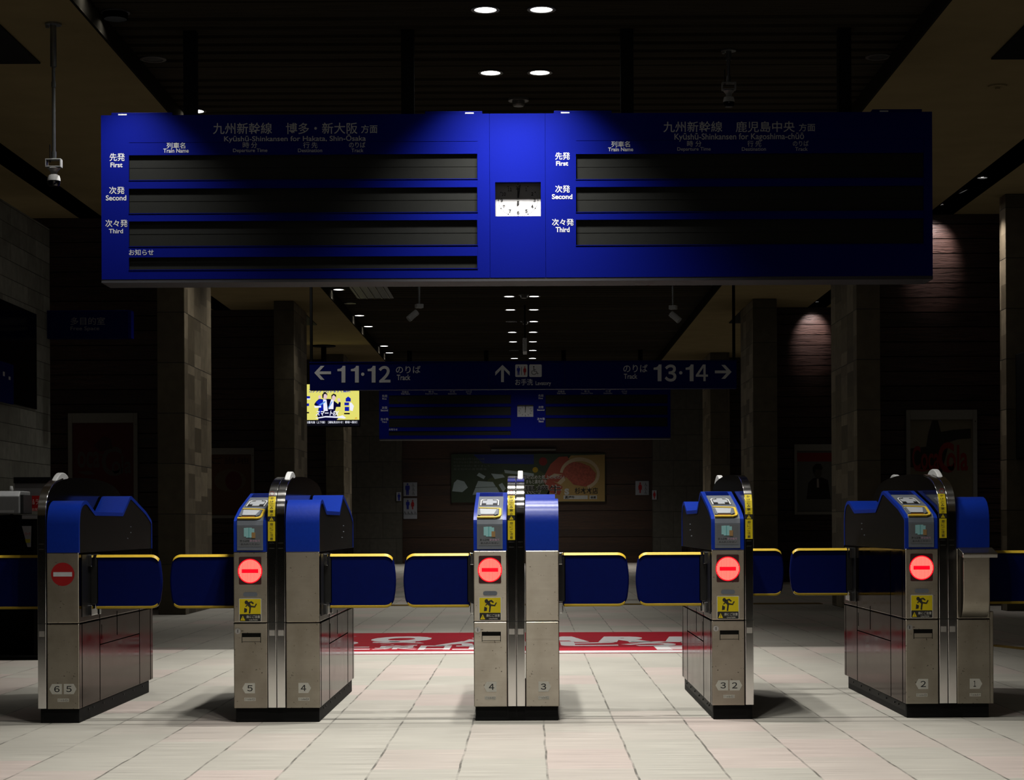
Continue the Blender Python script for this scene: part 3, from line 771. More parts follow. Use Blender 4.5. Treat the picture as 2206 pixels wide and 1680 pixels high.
def gate(label, x0, x1, yf, parts, serials, flaps, lamps=1, group='row of ticket gates'):
    cx = (x0 + x1) / 2
    t = thing('ticket_gate', label, 'ticket gate', (cx, yf, 0), group)
    x0 -= cx; x1 -= cx
    MB().box(x0 + .008, x1 - .006, .010, L - .09, 0, .066).build('plinth', M_plinth, t, bevel=.003)
    x = x0; si = 0
    xs_strips = []
    for kind, w in parts:
        a, b = x, x + w; g = .0012
        if kind == 'strip':
            xs_strips.append((a, b))
        else:
            for nm, z0, z1 in (('lower_cabinet', .066, .4565), ('upper_cabinet', .4595, .783)):
                o = MB().box(a + g, b - g, -.006, L, z0, z1).build(nm, [M_steel, M_side], t, bevel=.004)
                for p in o.data.polygons:
                    if abs(p.normal.x) > .8: p.material_index = 1
            prof = PROF_R if kind == 'reader' else PROF_O
            h = MB().band(prof, inset(prof, .018), a + .002, b - .002).build('hood', M_blue, t, smooth=True)
            ins = inset(prof, .012)
            MB().prism([(ins[0][0], .783)] + ins[1:-1] + [(ins[-1][0], .783)], a + .005, b - .005).build('hood_side', M_hoodside, h)
            c = (a + b) / 2
            if kind == 'reader':
                reader_panel(t, a, b); led_sign(t, c - .001); caution_sticker(t, c - .001)
                MB().plate(rrect(c - .033, c + .032, .578, .598, .0099), front(-.0062), .0015).build('sensor_window', M_greyp, t)
                lk = MB().ring((a + .020, -.010, .420), .009, .013, .006, 'y').cyl((a + .020, -.009, .420), .0085, .004, 'y').build('lock', M_chrome, t, smooth=True)
                MB().box(a + .0185, a + .0215, -.0105, -.009, .413, .427).build('keyway', M_blk, lk)
                hp = MB().box(a + .038, a + .126, -.0068, -.0055, .366, .411).build('pull_recess', M_hoodside, t)
                MB().box(a + .041, a + .123, -.0085, -.0064, .366, .370).box(a + .041, a + .123, -.0074, -.0066, .372, .392).build('pull_tray', M_steel, hp)
            if kind == 'exit_sign':
                pass
            if kind == 'outlet_noentry':
                cz, r = .684, .0535; cc = c + .0
                o = MB().plate(disc(cc, cz, r, 44), front(-.0066), .0008).build('no_entry_sticker', M_red, t)
                MB().plate(rect(cc - .043, cc + .043, cz - .010, cz + .010), front(-.0076), .0004).build('white_bar', M_wplas, o)
            for dg, dx, way in serials[si][1]:
                number_plate(t, dg, c + dx, .158, way)
            serial_label(t, serials[si][0], c + serials[si][2], .108)
            si += 1
        x = b
    # arch fin and the polished strips up its front
    sa, sb = xs_strips[0][0], xs_strips[-1][1]
    fin = [(.006, .066)] + [(p[0] + .006, p[1]) for p in ARCH[:2]] + [(p[0], p[1] - .008) for p in ARCH_ALL[2:-2]] + [(L - .006, .94), (L - .006, .066)]
    arch = MB().prism(fin, sa + .006, sb - .006).build('arch_panel', M_blkglos, t, smooth=True)
    for n_, (a, b) in enumerate(xs_strips):
        o = MB().band(inset(STRIP, -.0), inset(STRIP, .008), a + .0015, b - .0015).build('arch_strip', M_strip, t, smooth=True, bevel=.0015)
        gr = MB()
        gr.box(a, b, -.0108, -.009, .4565, .4595)
        gr.build('seam', M_blk, o)
        for z in (.797, .821): MB().box((a + b) / 2 - .011, (a + b) / 2 + .011, -.0125, -.009, z, z + .004).build('ventilation_slit', M_chrome, o)
        MB().box((a + b) / 2 - .013, (a + b) / 2 + .013, -.0106, -.009, .398, .424).box((a + b) / 2 - .0115, (a + b) / 2 + .0115, -.0112, -.009, .3995, .4225).build('cover_plate', M_strip, o)
        if n_ == 0 and label_has_sticker(parts):
            A_, B_ = strip_cut(.945, 1.036, .0012)
            c = (a + b) / 2
            s1 = MB().band(B_, A_, c - .0165, c + .0165).build('warning_sticker', M_yels, o)
            lt_ = MB()
            for i, ch in enumerate('かけこみ禁止'):
                z = 1.027 - i * .0148
                Mx = on_strip(c, z - .0) @ Matrix.Translation((0, 0, .0018)); lt_.text(ch, -.0075, -.0058, .0075, .0058, Mx, .012)
            lt_.build('lettering', M_ink, s1, fix=False)
            A_, B_ = strip_cut(.830 + .002, .922, .0012)
            s2 = MB().band(B_, A_, c - .0165, c + .0165).build('warning_sticker', M_yels, o)
            lt_ = MB()
            for i, ch in enumerate('扉にご注意'):
                z = .909 - i * .0165; lt_.text(ch, c - .0075, z - .0066, c + .0075, z + .0066, front(-.0120), .004)
            lt_.build('lettering', M_ink, s2, fix=False)
            A_, B_ = strip_cut(.9235, .9435, .0008)
            bl = MB().band(B_, A_, c - .0165, c + .0165).build('triangle_sticker', M_ink, o)
            MB().plate([(c - .0105, .9255), (c + .0105, .9255), (c, .942)], front(-.0112), .0003).build('triangle', M_yels, bl)
            MB().text('!', c - .0011, .928, c + .0011, .938, front(-.0118), .03).build('mark', M_ink, bl, fix=False)
            if len(xs_strips) > 1 and parts[0][0] == 'reader':
                MB().ring((c, .012, 1.050), .009, .011, .002, 'y', 20).build('red_ring_mark', M_red, o)
    lx = (xs_strips[-1][0] + xs_strips[-1][1]) / 2
    for f in [q for q, on in ((.225, lamps & 1), (L - .485, lamps & 2)) if on]:
        pts = [];  n = 10; l_ = .26
        for i in range(n + 1):
            u = i / n; y = f + l_ * u
            base = path_arch(y) - .006
            pts.append((y, base + .031 * math.sin(PI * u) ** .75))
        b0 = [(f + l_ * .7, path_arch(f + l_ * .7) - .02), (f + l_ * .3, path_arch(f + l_ * .3) - .02)]
        MB().prism(pts + b0, lx - .0125, lx + .0125).build('signal_lamp', M_wplas, t, bevel=.004, smooth=True)
    for s in (-1, 1):
        fl = [q for q in flaps if q[0] == s]
        ry = fl[0][1] if fl else .25
        side_detail(t, x0 + .0012 if s < 0 else x1 - .0012, s, ry)
        for q in fl: flap(t, x0 if s < 0 else x1, s, q[1], q[2] if len(q) > 2 else .335)
    return t, x0, x1
def label_has_sticker(parts): return parts[0][0] == 'reader'
HW, SW = .155, .041
g1 = gate('narrow steel and blue ticket gate numbered 6 and 5 with a red no-entry sticker', -2.252, -2.060, 9.08,
     [('strip', SW), ('outlet_noentry', .151)], [('17-16-06-8326', [('6', -.035, -1), ('5', .032, 1)], 0)], [(-1, .25), (1, .25)])
g2 = gate('wide steel and blue ticket gate numbered 5 and 4', -1.354, -.957, 9.08,
     [('reader', HW + .002), ('strip', SW), ('strip', SW), ('outlet', HW + .003)], [('17-16-06-8325', [('5', -.010, -1)], -.004), ('17-16-06-8324', [('4', .008, 1)], .004)], [(-1, .25), (1, .22)])
g3 = gate('wide steel and blue ticket gate numbered 4 and 3, in the middle of the row', -.254, .140, 9.10,
     [('reader', HW + .001), ('strip', SW), ('strip', SW), ('outlet', HW + .002)], [('17-16-06-8323', [('4', -.002, -1)], -.002), ('17-16-06-8322', [('3', .010, 1)], .006)], [(-1, .22), (1, .25)])
g4 = gate('narrow steel and blue ticket gate numbered 3 and 2', .842, 1.036, 9.12,
     [('reader', HW - .001), ('strip', .040)], [('17-16-06-8321', [('3', -.031, -1), ('2', .034, 1)], .002)], [(-1, .25), (1, 1.50)], 2)
g5 = gate('wide steel and blue ticket gate numbered 2 and 1 with a shelf box', 1.740, 2.134, 9.15,
     [('reader', HW), ('strip', SW), ('strip', SW), ('outlet', HW + .002)], [('17-16-06-8320', [('2', -.002, -1)], -.002), ('17-16-06-8319', [('1', .010, 1)], .006)], [(-1, 1.50), (1, .28)], 3)
# shelf box on gate 2/1
t5, a5, b5 = g5
bx = MB().prism([(-.006, .462), (-.040, .470), (-.078, .500), (-.094, .545), (-.096, .752), (-.006, .752)], a5 + .250, a5 + .372).build('shelf_box', M_steel, t5, bevel=.003, smooth=True)
MB().prism([(-.006, .785), (-.010, .788), (-.118, .764), (-.122, .758), (-.120, .742), (-.006, .752)], a5 + .242, a5 + .402).build('shelf_lid', M_steel2, bx, bevel=.003)

MB().box(b5 - .004, b5 + .014, -.003, L - .05, .066, .492).build('side_cover', M_steel, t5, bevel=.003)

# ================================================================== DEPARTURE BOARDS
YD = 13.85
def bp(u, v): return at(u, v, YD)
def bbox(u0, u1, v0, v1):
    xa, za = bp(u0, v1); xb, zb = bp(u1, v0); return xa, xb, za, zb
def departure_board(label):
    t = thing('hanging_departure_board', label, 'departure board', (0, YD, 0))
    x0, z1 = bp(217, 248.5); x1, z0 = bp(2010, 600)
    xa, _ = bp(1055, 400); xb, _ = bp(1175, 400)
    scr_l = [bbox(278, 1028, a, b) for a, b in ((331, 388), (403, 459.5), (473.5, 530.5), (551, 581))]
    scr_r = [bbox(1241, 1990, a, b) for a, b in ((328.5, 386), (399.5, 456.5), (470, 528))]
    ck = bbox(1067, 1165, 392, 466)
    body = MB().box(x0, x1, .056, .30, z0, z1); holes(body, x0, x1, z0, z1, [ck], .022, .056); body = body.build('housing', M_board, t)
    for nm, a, b, hs in (('left_panel', x0, xa, scr_l), ('clock_panel', xa, xb, [ck]), ('right_panel', xb, x1, scr_r)):
        p = holes(MB(), a + .0015, b - .0015, z0 + .02, z1, hs, 0, .022).build('front_panel', M_board, t)
        for h in hs:
            if nm != 'clock_panel':
                s = MB().box(h[0], h[1], .016, .021, h[2], h[3]).box(h[0], h[1], .0145, .016, (h[2] + h[3]) / 2 - .0008, (h[2] + h[3]) / 2 + .0008).build('display_screen', M_screen, p)
    # raised outlines round the display fields
    for hs in (scr_l, scr_r):
        h = hs[0]; zt = bp(1000, 304)[1]; zb = hs[-1][2]
        e = MB().box(h[0], h[1] + .004, -.0015, 0, zt, zt + .0025).box(h[1] + .002, h[1] + .0045, -.0015, 0, zb, zt)
        for q in hs: e.box(q[0] - .003, q[1] + .004, -.003, .002, q[2] - .004, q[2])
        e.build('field_outline', M_board, t)
    MB().box(x0, x1, .002, .30, z0 - .004, z0 + .0195).build('bottom_rail', M_rail, t)
    tb = MB()
    for u0, u1 in ((239, 371), (915, 1039), (1193, 1318), (1880, 1987)):
        q = bbox(u0, u1, 240.5, 248.5)
        b = MB().box(q[0], q[1], .012, .22, z1 - .001, z1 + .021).build('top_box', M_board, t, bevel=.003)
        MB().box(q[0] + .05 if u0 != 915 else q[1] - .12, q[0] + .11 if u0 != 915 else q[1] - .06, .003, .011, z1 - .001, z1 + .010).build('cable_clip', M_wplas, b)
    # lettering
    P = front(-.0012)
    def put(mb, s, u0, u1, v0, v1, bold=.006):
        xa_, xb_, za_, zb_ = bbox(u0, u1, v0, v1); mb.text(s, xa_, za_, xb_, zb_, P, bold)
    def words(nm, *items):
        w = MB()
        for it in items: put(w, *it)
        return w.build(nm, M_white, t, fix=False)
    words('row_lettering', ('先発', 236, 269, 330, 347, .010), ('First', 238, 264, 350, 360.5, .022))
    words('row_lettering', ('次発', 235, 268.5, 402, 418, .010), ('Second', 228, 272, 420.5, 432, .018))
    words('row_lettering', ('次々発', 227, 275, 473, 489, .008), ('Third', 234.6, 265, 493, 502.5, .015))
    words('notice_lettering', ('お知らせ', 278, 331, 537, 550, .006))
    words('row_lettering', ('先発', 1196, 1228, 328, 344, .012), ('First', 1198, 1224, 347, 357, .025))
    words('row_lettering', ('次発', 1196, 1228, 399, 415, .012), ('Second', 1189, 1233, 418, 429, .022))
    words('row_lettering', ('次々発', 1189, 1236, 471, 486, .010), ('Third', 1197, 1227, 489, 500, .022))
    words('column_lettering', ('列車名', 359, 399, 307, 320, .008), ('Train Name', 352, 406.5, 320, 329, .012))
    words('column_lettering', ('時', 523, 537, 306, 319), ('分', 541, 554, 306, 319), ('Departure Time', 502, 576, 320, 330, .008))
    words('column_lettering', ('行', 653, 667, 306, 319), ('先', 671, 684, 306, 319), ('Destination', 642, 694, 320, 328, .008))
    words('column_lettering', ('のりば', 752, 787, 306, 318), ('Track', 757, 783, 320, 328, .008))
    words('column_lettering', ('列車名', 1317, 1357, 304, 317, .010), ('Train Name', 1310, 1364, 317.5, 326, .018))
    words('column_lettering', ('時', 1480, 1493, 303, 316), ('分', 1498, 1511, 303, 316), ('Departure Time', 1459, 1531, 317, 327, .008))
    words('column_lettering', ('行', 1610, 1623, 303, 316), ('先', 1627, 1640, 303, 316), ('Destination', 1598, 1650, 317, 325, .008))
    words('column_lettering', ('のりば', 1708, 1742, 303, 315), ('Track', 1713, 1740, 317, 325, .008))
    words('heading_lettering', ('九州新幹線', 459, 586, 264, 289), ('博多・新大阪', 616, 770, 264, 289), ('方面', 778, 813, 269, 287), ('Kyūshū-Shinkansen for Hakata, Shin-Ōsaka', 483, 788, 289, 308, .010))
    words('heading_lettering', ('九州新幹線', 1429, 1556, 261, 285), ('鹿児島中央', 1585, 1712, 261, 285), ('方面', 1721, 1756, 266, 283), ('Kyūshū-Shinkansen for Kagoshima-chūō', 1453, 1732, 286, 305, .010))
    # clock set back behind the panel
    cxx, czz = (ck[0] + ck[1]) / 2, (ck[2] + ck[3]) / 2
    c = MB().box(ck[0], ck[1], .050, .054, ck[2], ck[3]).build('clock', M_clock, t)
    hw, hh = (ck[1] - ck[0]) / 2, (ck[3] - ck[2]) / 2
    P2 = front(.0496); nm = MB()
    for i in range(60):
        a = PI / 2 - 2 * PI * i / 60; px, pz = cxx + hw * .87 * math.cos(a), czz + hh * .94 * math.sin(a)
        r = .0042 if i % 5 == 0 else .0017
        nm.plate(disc(px, pz, r, 10), P2, .0002)
    for n_ in range(1, 13):
        a = PI / 2 - 2 * PI * n_ / 12; px, pz = cxx + hw * .72 * math.cos(a), czz + hh * .74 * math.sin(a)
        s = str(n_); ww = .0105 if n_ > 9 else (.0045 if n_ == 1 else .008)
        full = ''.join(chr(0xFF10 + int(q)) for q in s)
        if n_ < 10: nm.text(full, px - ww, pz - .0125, px + ww, pz + .0125, P2, .05)
        else:
            nm.text(full[0], px - .014, pz - .0125, px - .004, pz + .0125, P2, .03); nm.text(full[1], px - .001, pz - .0125, px + .014, pz + .0125, P2, .03)
    nm.build('numerals', M_ink, c, fix=False)
    hd = MB()
    for ang, ln, tl, ww in ((90.5, .78, .22, .0062), (82.5, .92, .27, .0054)):
        a = math.radians(ang); dx, dz = math.cos(a), math.sin(a)
        l0, l1 = hh * ln, hh * tl
        hd.plate([(cxx + dx * l0 + dz * ww * .6, czz + dz * l0 - dx * ww * .6), (cxx + dx * l0 - dz * ww * .6, czz + dz * l0 + dx * ww * .6), (cxx - dx * l1 - dz * ww, czz - dz * l1 + dx * ww), (cxx - dx * l1 + dz * ww, czz - dz * l1 - dx * ww)], front(.0470), .0008)
    hd.build('hands', M_ink, c)
    MB().plate(disc(cxx, czz, .0026, 12), front(.0460), .0008).build('hand_pin', M_wplas, c)
    # black hanging posts
    for ua in (403, 876, 1353, 1826):
        x, _ = bp(ua, 200)
        MB().box(x - .045, x + .045, .11, .20, z1, ZS + .02).build('hanging_post', M_black, t)
    return t
b1 = departure_board('large blue train departure board with a square clock, hung above the gates')
b2 = copy_tree(b1)
b2.location = (.012, 39.5, 0)
b2['label'] = 'small looking distant departure board with a clock, below the hanging track sign'

# ================================================================== HANGING TRACK SIGN
YS = 24.2
def sp(u, v): return at(u, v, YS)
t = thing('hanging_track_sign', 'long blue hanging sign with arrows to tracks 11 to 14 and the lavatory', 'sign', (0, YS, 0))
x0, z1 = sp(667, 778); x1, z0 = sp(1587, 838); z1 = sp(1138, 777.5)[1]; z0 = sp(1138, 838)[1]
MB().box(x0, x1, 0, .16, z0 + .012, z1 - .008).build('sign_box', M_boarddk, t)
MB().box(x0 - .004, x1 + .004, -.006, .166, z1 - .010, z1).box(x0, x1, -.003, .163, z0, z0 + .013).build('sign_rail', M_boarddk, t)
for u in (669, 1582):
    x, _ = sp(u, 700); MB().cyl((x, .08, z1), .019, ZS + .02 - z1, n=16).build('hanging_pole', M_black, t, smooth=True)
for u in (1053, 1216):
    x, _ = sp(u, 700); MB().box(x - .001, x + .001, -.001, 0, z0 + .014, z1 - .012).build('panel_seam', M_blk, t)
P = front(-.0015)
def put(mb, s, u0, u1, v0, v1, bold=.006, PP=P, f=sp):
    xa, za = f(u0, v1); xb, zb = f(u1, v0); mb.text(s, xa, za, xb, zb, PP, bold)
def arrow(mb, u0, u1, v0, v1, d, PP=P, f=sp):
    w_ = 6.2; m_ = (v0 + v1) / 2; c_ = (u0 + u1) / 2
    if d == 'l': pts = [(u0, m_), (u0 + 14, v0), (u0 + 22, v0), (u0 + 11, m_ - 3), (u1, m_ - 3), (u1, m_ + 3), (u0 + 11, m_ + 3), (u0 + 22, v1), (u0 + 14, v1)]
    if d == 'r': pts = [(u1, m_), (u1 - 14, v0), (u1 - 22, v0), (u1 - 11, m_ - 3), (u0, m_ - 3), (u0, m_ + 3), (u1 - 11, m_ + 3), (u1 - 22, v1), (u1 - 14, v1)]
    if d == 'u': pts = [(c_, v0), (u1, v0 + 15), (u1, v0 + 23), (c_ + 3, v0 + 10), (c_ + 3, v1), (c_ - 3, v1), (c_ - 3, v0 + 10), (u0, v0 + 23), (u0, v0 + 15)]
    mb.plate([f(*q) for q in pts], PP, .0008)
for a_ in ((677, 713, 788, 818, 'l'), (1067, 1098, 786, 823, 'u'), (1540, 1576, 786, 816, 'r')):
    w = MB(); arrow(w, *a_); w.build('arrow', M_white, t)
def digits(nm, dot, items):
    w = MB()
    for s, u0, u1, v0, v1 in items:
        if s == '１': w.plate([sp(u0 + a, v0 + b) for a, b in ((17, 0), (17, 36), (8.8, 36), (8.8, 11.5), (0, 11.5), (0, 7), (6, 6), (9.5, 3.5), (11.2, 0))], P, .0008)
        else: put(w, s, u0, u1, v0, v1, .012 if s == '４' else .028)
    w.plate([sp(*q) for q in disc(*dot, 3.6, 16)], P, .0008)
    w.build(nm, M_white, t)
digits('track_numbers', (781.5, 806), [('１', 727, 744, 788, 824), ('１', 756, 773, 788, 824), ('１', 792, 808, 788, 824), ('２', 816, 841, 788, 824)])
digits('track_numbers', (1466.5, 803), [('１', 1408, 1425, 785, 821), ('３', 1432, 1457, 785, 822), ('１', 1477, 1493, 785, 821), ('４', 1499, 1525, 785, 821)])
w = MB(); put(w, 'のりば', 853, 906, 788, 804); put(w, 'Track', 855, 884, 807, 819, .012); w.build('track_lettering', M_white, t, fix=False)
w = MB(); put(w, 'のりば', 1343, 1395, 785, 802); put(w, 'Track', 1344, 1373, 805, 816, .012); w.build('track_lettering', M_white, t, fix=False)
w = MB(); put(w, 'お手洗', 1110, 1148, 816, 830, .008); put(w, 'Lavatory', 1154, 1187, 821, 832, .012); w.build('lavatory_lettering', M_white, t, fix=False)
def man(mb, cx, top, h, f, PP, e=.0004):
    k = h / 100.0
    mb.plate([f(cx + a * k, top + b * k) for a, b in disc(0, 8, 8, 14)], PP, e)
    mb.plate([f(cx + a * k, top + b * k) for a, b in ((-14, 19), (14, 19), (19, 24), (19, 56), (13, 56), (12, 30), (11, 100), (2, 100), (0, 60), (-2, 100), (-11, 100), (-12, 30), (-13, 56), (-19, 56), (-19, 24))], PP, e)
def woman(mb, cx, top, h, f, PP, e=.0004):
    k = h / 100.0
    mb.plate([f(cx + a * k, top + b * k) for a, b in disc(0, 8, 8, 14)], PP, e)
    mb.plate([f(cx + a * k, top + b * k) for a, b in ((-10, 19), (10, 19), (20, 48), (14, 50), (18, 68), (7, 68), (6, 100), (-6, 100), (-7, 68), (-18, 68), (-14, 50), (-20, 48))], PP, e)
def wheelchair(mb, cx, top, h, f, PP, e=.0004):
    k = h / 100.0
    q = lambda pts: [f(cx + a * k, top + b * k) for a, b in pts]
    mb.plate(q(disc(-8, 8, 8, 12)), PP, e)
    mb.plate(q([(-12, 18), (-4, 18), (-3, 38), (18, 38), (18, 44), (-3, 44), (-2, 56), (24, 56), (36, 84), (44, 80), (46, 86), (32, 92), (20, 62), (-10, 62)]), PP, e)
    ou = [(-6 + 30 * math.cos(a), 72 + 27 * math.sin(a)) for a in [math.radians(-150 + -i * 18 + 30) for i in range(14)]]
    inn = [(-6 + 24 * math.cos(a), 72 + 21 * math.sin(a)) for a in [math.radians(-150 + -i * 18 + 30) for i in range(14)]]
    mb.plate(q(ou + inn[::-1]), PP, e)
M_mblue = flat('man_pictogram_blue', 10, 30, 150); M_wred = flat('woman_pictogram_red', 170, 10, 22)
P3 = front(-.0032)
def rpx(u0, u1, v0, v1, f, r=2.5): return [f(a, b) for a, b in rrect(u0, u1, v0, v1, r)]
ic = MB().plate(rpx(1110, 1136.5, 785, 812, sp), front(-.002), .001).build('pictogram', M_white, t)
a_ = MB(); man(a_, 1117, 789, 19, sp, P3); a_.build('man_figure', M_mblue, ic)
a_ = MB(); woman(a_, 1130.5, 789, 19, sp, P3); a_.build('woman_figure', M_wred, ic)
MB().plate([sp(*q) for q in rect(1123.1, 1124.1, 790, 808)], P3, .0004).build('divider', M_ink, ic)
ic = MB().plate(rpx(1140, 1167, 785, 812, sp), front(-.002), .001).build('pictogram', M_white, t)
a_ = MB(); wheelchair(a_, 1151.5, 788.5, 19, sp, P3); a_.build('wheelchair_figure', M_ink, ic)

# ================================================================== FREE SPACE SIGN, OFFICE PIECES
YF = 19.98
def fp(u, v): return at(u, v, YF)
xa, za = fp(103, 729); xb, zb = fp(283, 668)
t = thing('hanging_room_sign', 'small blue sign for the free space room projecting from the stone office wall', 'sign', (0, YF, 0))
MB().box(-4.85, xb - .035, 0, .12, za, zb - .012).build('sign_box', M_boarddk, t)
MB().box(-4.85, xb, -.008, .128, zb - .013, zb).box(xb - .036, xb, -.008, .128, za, zb - .013).build('sign_rail', M_board, t, bevel=.003)
MB().box(fp(246, 665)[0], fp(266, 665)[0], .02, .1, zb, zb + .012).build('cable_clip', M_rail, t)
w = MB(); put(w, '多目的室', 152, 226, 683, 700, .006, P, fp); put(w, 'Free Space', 152, 214, 703, 714, .008, P, fp); w.build('lettering', flat('grey_lettering', 150, 150, 156), t, fix=False)
# blue notice in the office window
t = thing('wall_notice_sign', 'blue notice with white squares in the dark office window', 'sign', (-4.83, 19.0, 0))
ya, yb_ = -1.6, .05
MB().box(-.004, .02, ya, -.48, 2.05, 2.42).build('notice_panel', M_boarddk, t)
MB().box(.019, .022, -.66, -.60, 2.27, 2.30).box(.019, .022, -.86, -.80, 2.29, 2.33).build('white_square', M_white, t)

# ================================================================== POSTERS
def poster(label, u0, u1, v0, v1, Y, top=22.0, sidew=9.0, mbg=None):
    f = lambda u, v: at(u, v, Y)
    xa, zt = f(u0, v0); xb, zb = f(u1, v1)
    t = thing('wall_poster_frame', label, 'poster', (0, Y, 0))
    k = F / Y; s = sidew / k; tp = top / k
    MB().box(xa, xa + s, 0, .05, zb, zt).box(xb - s, xb, 0, .05, zb, zt).box(xa + s, xb - s, 0, .05, zt - tp, zt).box(xa + s, xb - s, 0, .05, zb, zb + s).build('frame', M_grey, t, bevel=.003)
    sh = MB().box(xa + s, xb - s, .022, .05, zb + s, zt - tp).build('poster_sheet', mbg, t)
    MB().cyl((xb - s * .45, -.004, zt - tp - .02), .006, .006, 'y', 12).build('lock', M_chrome, t)
    return t, sh, f
# red poster, white script
t, sh, f = poster('red poster with white script lettering in a pale frame, on the nearer dark board wall', 146, 297, 890, 1104, YW1 - .07, 21, 9, flat('poster_red', 78, 5, 7))
M_pw = flat('poster_dim_white', 70, 62, 58)
w = MB(); PP = front(.0205)
put(w, 'oca', 166, 214, 972, 1008, .02, PP, f)
vs = MB()
put(w, '-', 214, 222, 978, 981, .02, PP, f); put(w, 'C', 218, 262, 962, 1025, .015, PP, f); put(w, 'ola', 240, 282, 982, 1020, .012, PP, f)
w.plate([f(*q) for q in ((165, 1016), (190, 1014), (206, 1021), (184, 1023), (170, 1018))], PP, .0005)
w.build('script_lettering', M_pw, sh, fix=False)
a_ = MB(); a_.plate([f(*q) for q in ((200, 960), (222, 940), (238, 944), (242, 966), (216, 972))], PP, .0004); a_.build('dark_shape', flat('poster_dark_red', 48, 8, 8), sh)
# orange poster behind the first pillar
t, sh, f = poster('dull orange poster with a round red shape in a pale frame, partly behind a stone pillar', 442, 548, 965, 1116, YW2 - .07, 14, 6.5, flat('poster_orange', 88, 52, 22))
PP = front(.0205)
MB().plate([f(*q) for q in disc(495, 1035, 34, 32, 24)], PP, .0004).build('pale_bowl', flat('poster_cream', 92, 78, 56), sh)
MB().plate([f(*q) for q in disc(503, 1036, 18, 28, 21)], front(.0198), .0004).build('red_shape', flat('poster_deep_red', 84, 14, 10), sh)
MB().text('ご当地', *[*f(456, 1000), *f(536, 984)], PP, .01).build('lettering', flat('poster_ink', 40, 20, 10), sh, fix=False)
# pale poster with red script
t, sh, f = poster('tall pale poster with a dark bottle shape and red script lettering, beside the right stone wall', 1952, 2106, 883, 1100, YW1 - .07, 21, 9, flat('poster_beige', 112, 104, 84))
PP = front(.0205)
a_ = MB(); a_.plate([f(*q) for q in ((2009, 905), (2021, 905), (2028, 930), (2052, 926), (2092, 923), (2092, 944), (2064, 946), (2046, 952), (2034, 1000), (2030, 1018), (1962, 1006), (1962, 966), (1996, 962), (2000, 936))], PP, .0004)
a_.build('bottle_shape', flat('poster_black', 28, 24, 20), sh)
w = MB(); P4 = front(.0198)
put(w, 'Coca', 1966, 2024, 960, 1012, .02, P4, f); put(w, 'C', 2022, 2056, 952, 1018, .03, P4, f); put(w, 'ola', 2040, 2086, 958, 1014, .02, P4, f)
w.plate([f(*q) for q in ((1968, 1006), (1990, 1012), (2020, 1008), (1990, 1016), (1974, 1014))], P4, .0004)
w.build('script_lettering', flat('poster_crimson', 128, 8, 12), sh, fix=False)
# poster of a person
t, sh, f = poster('pale poster of a dark haired person under a crimson band, on the farther lit board wall', 1711, 1818, 957, 1108, YW2 - .07, 14, 6, flat('poster_grey', 92, 92, 88))
PP = front(.0205)
MB().plate([f(*q) for q in rect(1717, 1812, 975, 994)], PP, .0004).build('crimson_band', flat('poster_crimson', 128, 8, 12), sh)
MB().plate([f(*q) for q in ((1738, 1075), (1742, 1040), (1752, 1030), (1770, 1028), (1784, 1034), (1790, 1075))], PP, .0004).build('suit_shape', flat('poster_black', 28, 24, 20), sh)
MB().plate([f(*q) for q in disc(1762, 1018, 8.5, 20, 12)], front(.0200), .0004).build('face_shape', flat('poster_skin', 70, 62, 48), sh)
MB().plate([f(*q) for q in ((1752, 1018), (1751, 1006), (1758, 999), (1768, 999), (1773, 1007), (1771, 1012), (1758, 1010), (1755, 1020))], front(.0195), .0004).build('hair_shape', flat('poster_black', 28, 24, 20), sh)
MB().plate([f(*q) for q in ((1760, 1031), (1764, 1031), (1765, 1050), (1760, 1050))], front(.0195), .0004).build('tie_shape', flat('poster_white', 150, 140, 132), sh)

# beef advertisement on the end wall
YA = YB - .10
f = lambda u, v: at(u, v, YA)
t = thing('wall_advertisement_sign', 'wide advertisement for beef on the far board wall, above the middle gate', 'advertisement', (0, YA, 0))
xa, zt = f(972, 978); xb, zb = f(1304, 1081)
sh = MB().box(xa, xb, .0, .06, zb, zt).build('advert_sheet', flat('advert_dark_green', 34, 50, 30), t)
MB().box(f(1095, 970)[0] - .4, f(1170, 970)[0] + .3, -.05, .06, zt + .07, zt + .11).build('picture_lamp', M_grey, t)
def ad(nm, col, shapes, y=-.004):
    m_ = MB()
    for s in shapes: m_.plate([f(*q) for q in s], front(y), .002)
    return m_.build(nm, col, sh)
ad('sky_band', flat('advert_blue', 20, 40, 120), [((1020, 979), (1150, 979), (1150, 1000), (1040, 998))], -.002)
ad('field', flat('advert_field', 62, 74, 40), [((1052, 1032), (1090, 1014), (1160, 1012), (1190, 1030), (1180, 1080), (1060, 1080), (1040, 1060))], -.003)
ad('beige_side', flat('advert_beige', 176, 146, 88), [((1168, 1080), (1180, 1060), (1200, 1020), (1230, 981), (1303, 979), (1303, 1080))], -.003)
ad('greenhouses', flat('advert_pale', 170, 186, 188), [((978, 1040), (985, 1033), (1000, 1037), (1008, 1050), (996, 1060), (974, 1058)), ((1027, 1024), (1032, 1018), (1046, 1026), (1042, 1032)),
    ((1058, 1020), (1083, 1022), (1088, 1028), (1066, 1032)), ((1086, 1012), (1118, 1016), (1118, 1022), (1088, 1019)), ((1030, 1036), (1062, 1038), (1068, 1048), (1024, 1050)), ((1024, 1051), (1070, 1049), (1076, 1060), (1018, 1066)), ((1074, 1044), (1082, 1040), (1090, 1052), (1084, 1060)), ((1122, 1016), (1150, 1020), (1150, 1026), (1122, 1022))])
ad('beef', flat('advert_meat', 166, 76, 58), [((1172, 1026), (1186, 1000), (1204, 984), (1222, 983), (1232, 1000), (1222, 1024), (1206, 1040), (1180, 1034))], -.005)
